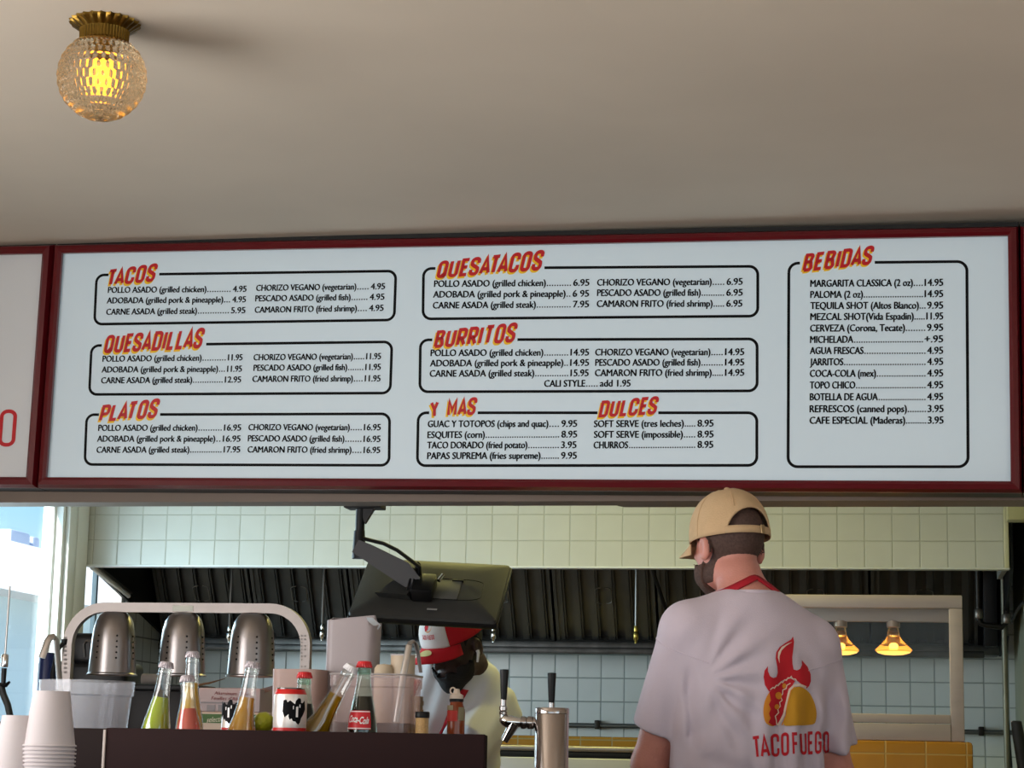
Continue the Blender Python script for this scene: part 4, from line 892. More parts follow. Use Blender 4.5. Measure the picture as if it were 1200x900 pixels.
# ------------------------------------------------------------------ beer tower
YT = 4.62; kt = PXM(647, 860, YT); tc_ = P(647, 830, YT); tt = P(647, 829.5, YT).z; rT = 20/kt
bt_ = thing('beer_tower', 'polished steel beer tower with a chrome tap and two black handles', 'beer tower', (tc_.x, YT, BAR))
MB().lathe([(0, BAR), (rT*1.35, BAR), (rT*1.35, BAR+0.008), (rT*1.02, BAR+0.012), (rT, BAR+0.014), (rT, tt-0.014), (rT*0.99, tt-0.0135)], (tc_.x, YT, 0), 48, caps=False).build('column', M_steel2, bt_, world=True)
MB().lathe([(rT*0.99, tt-0.0135), (rT*1.015, tt-0.0125), (rT*1.015, tt-0.003), (rT*0.97, tt), (0, tt+0.001)], (tc_.x, YT, 0), 48, caps=False).build('cap', M_steel2, bt_, world=True)
def tap(root, cx, cy, sgn, zax, M=None):
    """faucet reaching sideways from the column; built along -x then turned by M"""
    ff = MB(); 
    def T3(p): return (M @ Vector(p)) if M else Vector(p)
    q = 1.0/kt
    sh_ = [(0.0, 6.4), (3, 6.4), (3.2, 7.2), (4, 7.8), (10, 8), (10.5, 6.8), (11, 6.2), (12.5, 7.4), (15, 8), (18, 7.6), (18.6, 5.0)]
    Ml = Matrix.Translation(T3((-rT*0.92, 0, 0))) @ ((M.to_3x3().to_4x4()) if M else Matrix.Identity(4)) @ Matrix.Rotation(-PI/2, 4, 'Y')
    s_ = MB().lathe([(r*q*0.95, z*q) for z, r in sh_], (0, 0, 0), 24, M=Ml).build('shank', M_steel2, root)
    b = MB().tube([T3(p) for p in ((-rT-17*q, 0, 0), (-rT-24*q, 0, 0.5*q), (-rT-31*q, 0, 0.5*q), (-rT-38*q, 0, 3*q), (-rT-42*q, 0, 3.5*q))], [5.5*q, 6.2*q, 8*q, 6.5*q, 3*q], 16)
    b.tube([T3(p) for p in ((-rT-25*q, 0, -1*q), (-rT-28*q, 0, -7*q), (-rT-32*q, 0, -14*q), (-rT-36.5*q, 0, -22*q))], [7*q, 6.2*q, 5.4*q, 4.4*q], 16)
    b.tube([T3(p) for p in ((-rT-38.5*q, 0, 2*q), (-rT-38.5*q, 0, 9*q))], [4*q, 3.6*q], 14).build('faucet', M_chrome, root)
    MB().lathe([(3.2*q, 8*q), (4.6*q, 9*q), (4.8*q, 12*q), (3.6*q, 13*q), (4.8*q, 14*q), (4.8*q, 18*q), (3.6*q, 19*q), (3.4*q, 27*q), (0, 27*q)], (0, 0, 0), 20, M=Matrix.Translation(T3((-rT-38.3*q, 0, 0)))).build('lever_collar', M_steel2, root)
    MB().lathe([(0, 26*q), (3.5*q, 26*q), (4.2*q, 36*q), (5.4*q, 60*q), (5.2*q, 61.5*q), (0, 62*q)], (0, 0, 0), 20, M=Matrix.Translation(T3((-rT-38*q, 0, 0)))).build('tap_handle', M_black, root)
zax = P(600, 846.5, YT).z
ML = Matrix.Translation(Vector((0, 0, zax-BAR)))
tap(bt_, 0, 0, -1, zax, ML)
tap(bt_, 0, 0, 1, zax, Matrix.Translation(Vector((0, 0, zax-BAR-0.002))) @ Matrix.Rotation(math.radians(-80), 4, 'Z'))
dr = None

# ------------------------------------------------------------------ heat lamp station
YH = 5.62; kh = PXM(215, 750, YH)
hl = thing('heat_lamp_station', 'steel arched heat lamp stand with three bullet-shaped shades behind the bottles', 'heat lamp', (P(218, 850, YH).x, YH, SH))
def H(px, py, dy=0.0): q = P(px, py, YH); return Vector((q.x, YH+dy, q.z))
lx0, lx1 = H(78, 800), H(357.5, 800)
topz = H(215, 712.5).z; rc = 44/kh
path = [(lx0.x, SH), (lx0.x, topz-rc)]+[(lx0.x+rc-rc*math.cos(PI/2*i/10), topz-rc+rc*math.sin(PI/2*i/10)) for i in range(1, 11)]+[(lx1.x-rc+rc*math.sin(PI/2*i/10), topz-rc+rc*math.cos(PI/2*i/10)) for i in range(0, 11)]+[(lx1.x, SH)]
quads = MB(); hw = 5.6/kh
P2 = [Vector((p[0], p[1])) for p in path]
st_ = stroke_strip(path, 2*hw)
vs = []; 
for i in range(len(path)):
    L_, R_ = (st_[i][0], st_[i][1]) if i < len(st_) else (st_[-1][3], st_[-1][2])
    vs += [(L_.x, YH-0.012, L_.y), (R_.x, YH-0.012, R_.y), (R_.x, YH+0.012, R_.y), (L_.x, YH+0.012, L_.y)]
fs = [(i*4+k, i*4+(k+1) % 4, i*4+4+(k+1) % 4, i*4+4+k) for i in range(len(path)-1) for k in range(4)]
M_sat = mat('satin_steel', (148, 140, 136), 0.46, metal=0.75, var=0.06, vscale=25)
quads.add(vs, fs).build('frame', M_sat, hl, world=True)
MB().bbox((H(204, 712).x, YH-0.0135, topz-0.010), (H(228, 712).x, YH-0.011, topz+0.006), 0.0005).build('sticker', mat('pale_sticker', (206, 208, 196), 0.5), hl, world=True)
sk = MB()
for px in (355, 359):
    for y in range(745, 803, 4):
        if random.random() < 0.8 and not 773 < y < 778: a_ = H(px, y); sk.box((a_.x-0.0016, YH-0.0135, a_.z-0.0036), (a_.x+0.0016, YH-0.0128, a_.z+0.002))
for y in range(748, 792, 5):
    a_ = H(78.5, y)
    if random.random() < 0.7: sk.box((a_.x-0.004, YH-0.0135, a_.z-0.003), (a_.x+0.004, YH-0.0128, a_.z+0.003))
sk.build('printed_strip', mat('faded_print', (120, 112, 108), 0.5), hl, world=True)
MB().tube([(lx0.x-0.02, YH-0.02, SH+0.01), H(66, 790, -0.03), H(72, 763, -0.03), H(77, 753, -0.013)], 0.006, 8).lathe([(0.0, 0), (0.007, 0), (0.009, 0.01), (0.009, 0.016)], tuple(H(77, 756, -0.012)), 10).build('cord', M_black, hl, world=True)
M_shade = mat('spun_aluminium', (142, 136, 134), 0.30, metal=1.0)
prof = [(0.0, 0), (0.030, 0.0), (0.042, -0.010), (0.0515, -0.026), (0.0575, -0.050), (0.0605, -0.078), (0.0625, -0.110), (0.0645, -0.150), (0.0660, -0.174), (0.070, -0.178), (0.070, -0.180), (0.067, -0.180), (0.0635, -0.172), (0.058, -0.11), (0.050, -0.05), (0.02, -0.012), (0, -0.01)]
zsc = (topz-0.013-H(215, 792).z)/0.180; rsc = 29.5/kh/0.070
for k, px in enumerate((135, 216, 297)):
    c = H(px, 718, 0.0); zt = topz-hw
    sd = MB().lathe([(r*rsc, zt+z*zsc) for r, z in prof], (c.x, YH, 0), 44, caps=False).build('lamp_shade', M_shade, hl, world=True)
    vb = MB()
    for g in [math.radians(a_) for a_ in range(-165, 190, 52)]:
        for j in range(5):
            z = -0.070-j*0.0158; r = np.interp(-z, [-p[1] for p in prof[:10]], [p[0] for p in prof[:10]])*rsc
            vb.ell((c.x+r*math.cos(g), YH+r*math.sin(g), zt+z*zsc), (0.0032, 0.0032, 0.0030), 8)
    vb.build('vent_row', M_black, sd, world=True)
    MB().lathe([(0, zt-0.12*zsc), (0.02, zt-0.125*zsc), (0.035, zt-0.15*zsc), (0.03, zt-0.168*zsc), (0, zt-0.172*zsc)], (c.x, YH, 0), 20).build('bulb', mat('warm_lamp_bulb', (255, 150, 60), 0.4, emit=(255, 150, 60), estr=3) if k == 0 else bpy.data.materials['warm_lamp_bulb'], hl, world=True)

# ------------------------------------------------------------------ tubs, tongs and other things behind the bin
M_tub = pane_mat('frosted_tub', tint=(0.94, 0.95, 0.97), haze=0.26, hazecol=(226, 226, 232), rough=0.12, edge=0.5)
M_tubc = mat('clear_tub', (236, 226, 224), 0.12, trans=0.86, ior=1.08)
YB = 4.62; kb = PXM(103, 820, YB)
c = P(102.5, 798, YB); zt = c.z; r1 = 55.5/kb
tb = thing('ice_tub', 'round frosted plastic ice tub behind the paper cups with a scoop handle standing in it', 'tub', (c.x, YB, BAR))
MB().lathe([(r1*0.78, BAR), (r1*0.94, zt-0.035), (r1*0.985, zt-0.033), (r1, zt), (r1-0.003, zt), (r1*0.965, zt-0.033), (r1*0.92, zt-0.036), (r1*0.76, BAR+0.004), (0, BAR+0.004)], (c.x, YB, 0), 56, caps=False).lathe([(0, BAR), (r1*0.78, BAR)], (c.x, YB, 0), 56, caps=False).build('wall', M_tub, tb, world=True)
ice = MB(); rnd = random.Random(3)
for i in range(70):
    a_ = rnd.random()*2*PI; rr0 = (r1*0.68)*math.sqrt(rnd.random()); s_ = 0.011
    Mx = Matrix.Translation((c.x+rr0*math.cos(a_), YB+rr0*math.sin(a_), BAR+0.02+rnd.random()*0.075)) @ Matrix.Rotation(rnd.random()*3, 4, 'X') @ Matrix.Rotation(rnd.random()*3, 4, 'Z')
    ice.bbox((-s_, -s_, -s_), (s_, s_, s_), 0.003, Mx, 1)
io = ice.build('ice', mat('ice', (225, 228, 232), 0.25, trans=0.5, ior=1.2), None); tag(centre(io), 'cloudy ice cubes filling the round tub', 'ice'); io['kind'] = 'stuff'
def Q(px, py, Y): return P(px, py, Y)
sp = thing('scoop', 'bent flat steel scoop handle leaning over the rim of the round tub', 'scoop', (Q(72, 850, YB).x, YB, BAR+0.004))
pts = [Q(49, 771, YB-0.03), Q(56, 751, YB-0.02), Q(59, 747, YB-0.015), Q(63, 746, YB-0.01), Q(66, 750, YB), Q(70, 800, YB), Q(76, 845, YB)]
MB().tube(pts, [4.6/kb]*3+[4.6/kb]*4, 12, flat=0.45).build('handle', M_steel, sp, world=True)
# machine and canisters at far left
YM = 5.95
mc = thing('blender_base', 'bulky black appliance behind the first heat lamp shade', 'appliance', (Q(120, 850, YM).x, YM, SH))
a_, b_ = Q(74, 776, YM), Q(190, 776, YM)
MB().bbox((a_.x, YM-0.08, SH), (Q(160, 776, YM).x, YM+0.08, a_.z), 0.02, seg=3).build('body', M_black, mc, world=True)
a_, b_ = Q(90.5, 743, YM), Q(118, 743, YM)
MB().bbox((a_.x, YM-0.07, Q(100, 776, YM).z-0.01), (b_.x+0.03, YM+0.07, a_.z), 0.018, seg=3).build('head', M_black, mc, world=True)
MB().tube([Q(99, 770, YM-0.075), Q(98, 755, YM-0.075), Q(101, 751, YM-0.075), Q(116, 751, YM-0.075)], 0.003, 8).build('trim', M_wire, mc, world=True)
MB().ell(tuple(Q(91, 753, YM-0.05)), (0.006, 0.006, 0.006), 10).build('knob', M_black, mc, world=True)
bb = thing('storage_box', 'low black box behind the green and yellow bottles', 'box', (Q(200, 850, 5.9).x, 5.9, SH))
MB().bbox((Q(163, 805, 5.9).x, 5.82, SH), (Q(240, 805, 5.9).x, 5.98, Q(190, 805, 5.9).z-0.012), 0.008).build('body', M_blackm, bb, world=True)
MB().bbox((Q(161, 805, 5.9).x, 5.81, Q(190, 805, 5.9).z-0.0115), (Q(242, 805, 5.9).x, 5.99, Q(190, 803, 5.9).z), 0.004).build('lid', M_black, bb, world=True)
q = Q(176, 798.5, 5.9); ro = thing('paper_roll', 'pale paper roll lying on the low black box', 'roll', (q.x, 5.9, Q(190, 803, 5.9).z))
MB().cyl((q.x-0.024, 5.9, Q(190, 803, 5.9).z+0.0165), (q.x+0.024, 5.9, Q(190, 803, 5.9).z+0.0165), 0.0165).build('paper', mat('grey_paper', (150, 142, 136), 0.8), ro, world=True)
ct = thing('canister', 'dark blue canister with a red side behind the scoop handle', 'canister', (Q(56, 850, 5.8).x, 5.8, SH))
c = Q(56.5, 765, 5.8); r_ = 10.5/PXM(56, 780, 5.8)
MB().lathe([(0, SH), (r_, SH), (r_, c.z-0.015), (r_*0.8, c.z), (0, c.z)], (c.x, 5.8, 0), 28).build('body', mat('dark_blue_plastic', (24, 38, 84), 0.3), ct, world=True)
label_ = MB()
vs = []; 
for i in range(9):
    g = PI*0.75+PI*0.45*i/8
    for z in (SH+0.002, c.z-0.03): vs.append((c.x+(r_+0.001)*math.cos(g), 5.8+(r_+0.001)*math.sin(g), z))
label_.add(vs, [(i*2, i*2+2, i*2+3, i*2+1) for i in range(8)], True).build('red_wrap', mat('dark_red_wrap', (120, 26, 28), 0.4), ct, world=True, fix=False)
# spray tap at left edge
YS = 5.1
spn = thing('spray_hose', 'thin steel rod with a trigger fitting and a curved black hose at the left edge', 'sprayer', (Q(14, 850, YS).x, YS, PASS))
MB().tube([Q(11.5, 687, YS), Q(6, 768, YS)], 0.0026, 10).build('rod', M_steel, spn, world=True)
MB().lathe([(0, 0), (0.0085, 0.0), (0.0095, 0.004), (0.0095, 0.03), (0.0075, 0.034), (0, 0.034)], tuple(Q(5, 782, YS)), 16).build('collar', M_chrome, spn, world=True)
MB().tube([Q(5, 783, YS), Q(3.5, 806, YS)], [0.007, 0.006], 12).build('valve_body', M_black, spn, world=True)
MB().tube([Q(-8, 800, YS), Q(0, 803, YS), Q(7, 803, YS), Q(11.5, 799, YS)], [0.006, 0.010, 0.008, 0.004], 10, flat=0.7).build('trigger', M_black, spn, world=True)
MB().tube([Q(1, 803, YS), Q(4, 814, YS), Q(9, 826, YS), Q(12, 840, YS), Q(12, 870, YS), Q(8, 905, YS)]+[Vector((Q(8, 905, YS).x, YS, PASS+0.0))], 0.0088, 12).build('hose', mat('black_rubber', (30, 32, 30), 0.5, bump=0.3, bscale=250), spn, world=True)
jr = Q(0, 845.5, 4.45); k_ = PXM(0, 850, 4.45)
sj = thing('sauce_jar', 'amber jar with a black lid at the left edge behind the shorter cup stack', 'jar', (jr.x, 4.45, BAR))
MB().lathe([(0, BAR), (8.5/k_, BAR), (8.5/k_, jr.z-0.018), (7.5/k_, jr.z-0.013)], (jr.x, 4.45, 0), 28).build('glass', mat('amber_jar', (146, 78, 20), 0.2, trans=0.3), sj, world=True)
MB().lathe([(8.2/k_, jr.z-0.014), (8.4/k_, jr.z-0.012), (8.4/k_, jr.z-0.001), (7.4/k_, jr.z), (0, jr.z)], (jr.x, 4.45, 0), 28).build('lid', M_black, sj, world=True)
# tall and short white containers
M_milk = mat('milky_plastic', (170, 157, 158), 0.4, trans=0.15, var=0.02)
YW = 4.78; kw = PXM(413, 780, YW)
tw = thing('tall_container', 'tall milky white plastic container with a bent top edge, tallest thing behind the bottles', 'container', (Q(412, 850, YW).x, YW, BAR))
def rbox(b, poly_bot, poly_top): 
    n = len(poly_bot); b.add(list(poly_bot)+list(poly_top), [tuple(range(n))[::-1]]+[(i, (i+1) % n, n+(i+1) % n, n+i) for i in range(n)], True)
def rrect(cx, cy, hx_, hy_, r_, z): 
    o_ = []
    for (sx, sy, a) in ((1, 1, 0), (-1, 1, 90), (-1, -1, 180), (1, -1, 270)): o_ += [(cx+sx*(hx_-r_)+p[0], cy+sy*(hy_-r_)+p[1], z) for p in arc(0, 0, r_, a, a+90, 5)]
    return o_
xc, xw = Q(413, 780, YW).x, 28.5/kw
b = MB(); zt = Q(398, 726, YW).z
tops = rrect(xc, YW, xw, 0.045, 0.02, zt)
tops = [(x+(0.004 if x > xc else 0), y, z+0.004*math.sin((x-xc)*30)+(0.010 if y > YW else 0)-(0.020 if x > xc+xw*0.75 else 0)) for x, y, z in tops]
rbox(b, rrect(xc-0.003, YW, xw*0.97, 0.042, 0.02, BAR), tops)
ins = [(xc+(x-xc)*0.94, YW+(y-YW)*0.9, z) for x, y, z in tops]; n = len(ins)
b.add(tops+ins+[(x, y, zt-0.05) for x, y, z in ins], [(i, (i+1) % n, n+(i+1) % n, n+i) for i in range(n)]+[(n+i, n+(i+1) % n, 2*n+(i+1) % n, 2*n+i) for i in range(n)]+[tuple(range(2*n, 3*n))], True)
b.build('body', M_milk, tw, world=True)
fq = [Q(426, 723.5, YW+0.02), Q(436, 724, YW+0.02), Q(446, 733, YW-0.005), Q(443, 738, YW-0.02)]
MB().add([q_ for q_ in fq]+[q_+Vector((0, 0.004, 0.001)) for q_ in fq], [(0,1,2,3),(7,6,5,4),(0,4,5,1),(1,5,6,2),(2,6,7,3),(3,7,4,0)]).build('flap', mat('bluish_white_plastic', (206, 216, 228), 0.35), tw, world=True)
sw = thing('short_container', 'low pinkish white plastic container behind the large can, left of the tall one', 'container', (Q(352, 850, 4.72).x, 4.72, BAR))
xc, xw = Q(352.5, 800, 4.72).x, 30/PXM(352, 800, 4.72); b = MB(); zt = Q(352, 785, 4.72).z
tops = rrect(xc, 4.72, xw, 0.05, 0.025, zt); rbox(b, rrect(xc, 4.72, xw*0.94, 0.045, 0.025, BAR), tops)
ins = [(xc+(x-xc)*0.95, 4.72+(y-4.72)*0.92, z) for x, y, z in tops]; n = len(ins)
b.add(tops+ins+[(x, y, zt-0.06) for x, y, z in ins], [(i, (i+1) % n, n+(i+1) % n, n+i) for i in range(n)]+[(n+i, n+(i+1) % n, 2*n+(i+1) % n, 2*n+i) for i in range(n)]+[tuple(range(2*n, 3*n))], True)
b.build('body', mat('pinkish_plastic', (182, 152, 142), 0.45, trans=0.1), sw, world=True)
# clear tub with tongs
YP = 4.55; kp = PXM(441, 820, YP)
pt = thing('clear_tub', 'clear plastic tub with dark liquid in its bottom, right of the cola bottle', 'tub', (Q(441, 850, YP).x, YP, BAR))
xc, xw = Q(441, 815, YP).x, 47.5/kp; zt = Q(441, 791.5, YP).z; zs_ = Q(441, 807, YP).z; zl = Q(441, 847.5, YP).z
b = MB(); R0_ = rrect(xc, YP, xw*0.955, 0.07, 0.018, BAR); R1_ = rrect(xc, YP, xw*0.975, 0.074, 0.018, zs_); R2_ = rrect(xc, YP, xw, 0.078, 0.018, zs_+0.003); R3_ = rrect(xc, YP, xw, 0.078, 0.018, zt)
for (A_, B_) in ((R0_, R1_), (R1_, R2_), (R2_, R3_)):
    n = len(A_); b.add(A_+B_, [(i, (i+1) % n, n+(i+1) % n, n+i) for i in range(n)], True)
b.add(R0_, [tuple(range(n))[::-1]])
b.build('wall', pane_mat('clear_tub_plastic', tint=(0.97, 0.93, 0.92), haze=0.34, hazecol=(206, 182, 180), rough=0.08), pt, world=True)
MB().tube([(p[0], p[1], zt) for p in R3_], 0.0022, 6, closed=True).build('rim', mat('tub_rim', (206, 196, 194), 0.3, trans=0.4), pt, world=True)
b = MB(); A_ = rrect(xc, YP, xw*0.93, 0.066, 0.016, BAR+0.004); B_ = rrect(xc, YP, xw*0.945, 0.068, 0.016, zl); n = len(A_)
b.add(A_+B_, [tuple(range(n))[::-1], tuple(range(n, 2*n))]+[(i, (i+1) % n, n+(i+1) % n, n+i) for i in range(n)]).build('dark_liquid', mat('hibiscus_drink', (38, 14, 20), 0.1), pt, world=True)
tg = thing('tongs', 'bent steel tongs standing in the clear tub of dark liquid', 'tongs', (Q(470, 850, YP).x, YP, zl))
MB().tube([Q(464, 846, YP-0.03), Q(473, 790, YP-0.02), Q(479.5, 756, YP)], [3.6/kp, 4.2/kp, 4/kp], 12, flat=0.4).tube([Q(479.5, 756, YP), Q(481, 753, YP+0.004), Q(484, 751.5, YP+0.01), Q(487, 754, YP+0.016), Q(489.5, 763, YP+0.02), Q(493, 788, YP+0.03)], [4/kp]*3+[4.4/kp]*2+[3.6/kp], 12, flat=0.5).build('arm', M_steel, tg, world=True)
kr = thing('deli_cup', 'beige deli cup standing behind the clear tub beside the tongs', 'cup', (Q(472, 800, 4.74).x, 4.74, BAR)); ky = PXM(472, 800, 4.74)
c = Q(472.5, 768, 4.74); MB().lathe([(0, BAR), (11/ky, BAR), (14.5/ky, c.z), (13.5/ky, c.z), (12/ky, c.z-0.03), (0, c.z-0.03)], (c.x, 4.74, 0), 32, caps=False).build('wall', mat('beige_plastic_cup', (206, 186, 160), 0.5, trans=0.15), kr, world=True)
MB().tube([(c.x+14.2/ky*math.cos(2*PI*i/32), 4.74+14.2/ky*math.sin(2*PI*i/32), c.z) for i in range(32)], 0.0018, 6, closed=True).build('rim', M_cup, kr, world=True)
c = Q(450, 778, 4.72); pl0 = thing('paper_bowl', 'rounded beige bowl top behind the clear tub, left of the deli cup', 'bowl', (c.x, 4.72, BAR)); r_ = 11.5/ky
MB().lathe([(0, BAR), (r_*0.9, BAR), (r_, c.z-0.025), (r_*0.96, c.z-0.010), (r_*0.7, c.z-0.002), (0, c.z)], (c.x, 4.72, 0), 32, caps=False).build('wall', mat('beige_bowl', (196, 178, 152), 0.6), pl0, world=True)
# foil carton on a green banded carton
YF = 5.66; zg0 = SH; zg1 = Q(280, 835, YF).z; za1 = Q(280, 807, YF).z
gc_ = thing('green_carton', 'beige carton with a green lettered band under the foil carton', 'carton', (Q(281, 850, YF).x, YF, zg0))
gx_0, gx_1 = Q(240, 840, YF).x, Q(321, 840, YF).x
MB().bbox((gx_0, YF-0.04, zg0), (gx_1, YF+0.12, zg1), 0.003).build('box', mat('beige_carton', (206, 186, 168), 0.7), gc_, world=True)
MB().box((gx_0+0.001, YF-0.0412, Q(280, 848, YF).z), (gx_1-0.001, YF-0.04, Q(280, 837.5, YF).z)).build('green_band', mat('green_print', (70, 104, 52), 0.6), gc_, world=True)
def small_text(root, s_, a, b_, capx, m, Y, name='print', sh=0.0):
    A_, B_ = Q(a[0], a[1], Y), Q(b_[0], b_[1], Y); v, f = font_mesh(s_, 0.0); x0 = min(p[0] for p in v); x1 = max(p[0] for p in v); cp = capx/PXM(a[0], a[1], Y)
    bb_ = MB().add([(A_.x+((x-x0)/(x1-x0))*(B_.x-A_.x)+sh*y*cp, Y, A_.z+((x-x0)/(x1-x0))*(B_.z-A_.z)+y*cp) for x, y in v], f); return bb_.build(name, m, root, world=True, fix=False)
small_text(gc_, 'selection', (242, 846.5), (265, 845), 6, mat('cream_print', (224, 214, 190), 0.6), YF-0.042, 'lettering', 0.2)
fo_ = thing('foil_carton', 'pinkish white carton of aluminium foil sheets lettered in two languages, behind the small can', 'carton', (Q(277, 835, YF).x, YF, zg1+0.0005))
fx0, fx1 = Q(237, 820, YF).x, Q(309, 820, YF).x
MB().bbox((fx0, YF-0.035, zg1+0.001), (fx1, YF+0.11, za1), 0.003).build('box', mat('white_carton', (184, 168, 168), 0.7, var=0.03), fo_, world=True)
M_dred = mat('dark_red_print', (120, 30, 36), 0.6); M_gp = mat('grey_block_print', (140, 134, 136), 0.6)
small_text(fo_, 'Aluminum Sheets', (251, 814), (296, 815.5), 4.0, M_dred, YF-0.0365, 'lettering', 0.2)
small_text(fo_, "Feuilles d'Aluminium", (247.5, 820), (298, 821.5), 4.0, M_dred, YF-0.0365, 'lettering', 0.2)
gb2 = MB()
a_ = Q(240, 824.5, YF); b_ = Q(299, 823, YF); gb2.box((a_.x, YF-0.0365, a_.z), (b_.x, YF-0.036, a_.z+0.004))
for (x0, x1) in ((247, 257), (260, 268), (271, 279)): a_ = Q(x0, 834, YF); b_ = Q(x1, 826.5, YF); gb2.box((a_.x, YF-0.0365, a_.z), (b_.x, YF-0.036, b_.z))
gb2.build('print_block', M_gp, fo_, world=True)
fl_ = MB().add([Q(303, 808, YF), Q(321, 803, YF+0.02), Q(321, 808, YF+0.02), Q(307, 813, YF)]+[Q(303, 808, YF)+Vector((0, 0.003, 0)), Q(321, 803, YF+0.02)+Vector((0, 0.003, 0)), Q(321, 808, YF+0.02)+Vector((0, 0.003, 0)), Q(307, 813, YF)+Vector((0, 0.003, 0))], [(0,1,2,3),(7,6,5,4),(0,4,5,1),(1,5,6,2),(2,6,7,3),(3,7,4,0)]).build('flap', mat('grey_carton_flap', (128, 120, 120), 0.7), fo_, world=True)
stp = Q(232, 803, YF+0.02); ss = thing('wooden_stick', 'brown wooden stick lying askew on top of the foil carton', 'stick', (Q(248, 800, YF+0.02).x, YF+0.02, za1))
MB().tube([Q(228, 803.5, YF+0.02), Q(245, 800.5, YF+0.02), Q(264, 795, YF+0.02)], [0.006, 0.006, 0.002], 8, flat=0.5).build('stick_body', mat('brown_wood', (116, 88, 58), 0.6), ss, world=True)
# shaker, sauce bottle, kraft sleeve
YJ = 4.5; kj = PXM(495, 845, YJ); c = Q(495, 834, YJ)
sk_ = thing('spice_shaker', 'small shaker of tan spice with a black lid at the right end of the bin', 'shaker', (c.x, YJ, BAR))
MB().lathe([(0, BAR), (7.6/kj, BAR), (7.8/kj, c.z-0.014), (7.0/kj, c.z-0.012)], (c.x, YJ, 0), 28).build('jar', mat('tan_spice', (196, 158, 104), 0.25, var=0.2, vscale=300, coat=0.6), sk_, world=True)
MB().lathe([(8.4/kj, c.z-0.0135), (8.6/kj, c.z-0.011), (8.6/kj, c.z-0.002), (7.8/kj, c.z), (0, c.z)], (c.x, YJ, 0), 28).build('lid', M_black, sk_, world=True)
ks = thing('cardboard_sleeve', 'stack of brown cardboard sleeves with notched edges behind the spice shaker', 'sleeves', (Q(488, 850, 4.75).x, 4.75, BAR)); a_ = Q(482, 816, 4.75); b_ = Q(494.5, 816, 4.75)
kv = MB()
for i in range(22):
    z = BAR+(a_.z-BAR)*i/22; kv.box((a_.x, 4.73, z), (b_.x-(0.0018 if i % 2 else 0), 4.77, z+(a_.z-BAR)/22))
kv.build('card', mat('kraft_card', (142, 118, 88), 0.8), ks, world=True)
YX = 4.68; kx = PXM(535, 840, YX); c = Q(535, 821, YX); r_ = 10.4/kx
sb_ = thing('hot_sauce_bottle', 'orange-red hot sauce bottle with a pale spout in front of the cook', 'bottle', (c.x, YX, BAR))
MB().lathe([(0, BAR), (r_, BAR), (r_, c.z-0.032), (r_*0.96, c.z-0.02), (r_*0.78, c.z-0.010), (r_*0.72, c.z)], (c.x, YX, 0), 30).build('body', mat('chili_sauce', (160, 72, 30), 0.15, trans=0.25), sb_, world=True)
MB().lathe([(r_*0.80, c.z-0.003), (r_*0.82, c.z+0.003), (r_*0.75, c.z+0.004)], (c.x, YX, 0), 30).build('collar', M_black, sb_, world=True)
MB().lathe([(r_*0.78, c.z+0.004), (r_*0.78, c.z+0.012), (r_*0.4, c.z+0.016), (r_*0.3, c.z+0.026), (0, c.z+0.027)], (c.x, YX, 0), 30).tube([(c.x-r_*0.45+0.006*math.cos(2*PI*i/14), YX, c.z+0.022+0.007*math.sin(2*PI*i/14)) for i in range(14)], 0.0018, 6, closed=True).build('spout', mat('pale_spout', (222, 204, 186), 0.4), sb_, world=True)
def cyl_patch(root, name, m, cx, cy, r, z0, z1, a0, a1):
    vs = []; n = 10
    for i in range(n+1):
        g = a0+(a1-a0)*i/n; vs += [(cx+r*math.cos(g), cy+r*math.sin(g), z0), (cx+r*math.cos(g), cy+r*math.sin(g), z1)]
    return MB().add(vs, [(i*2, i*2+2, i*2+3, i*2+1) for i in range(n)], True).build(name, m, root, world=True, fix=False)
lz0, lz1 = Q(535, 845.5, YX).z, Q(535, 833, YX).z
cyl_patch(sb_, 'label', mat('red_sauce_label', (190, 46, 34), 0.5), c.x, YX, r_+0.0006, lz0, lz1, -PI*0.95, -PI*0.40)
cyl_patch(sb_, 'label', mat('pale_sauce_label', (150, 140, 108), 0.5), c.x, YX, r_+0.0006, lz0+0.002, lz1+0.008, -PI*0.36, -PI*0.1)
cyl_patch(sb_, 'label', bpy.data.materials['pale_sauce_label'], c.x, YX, r_+0.0006, lz1+0.001, lz1+0.012, -PI*0.95, -PI*0.55)

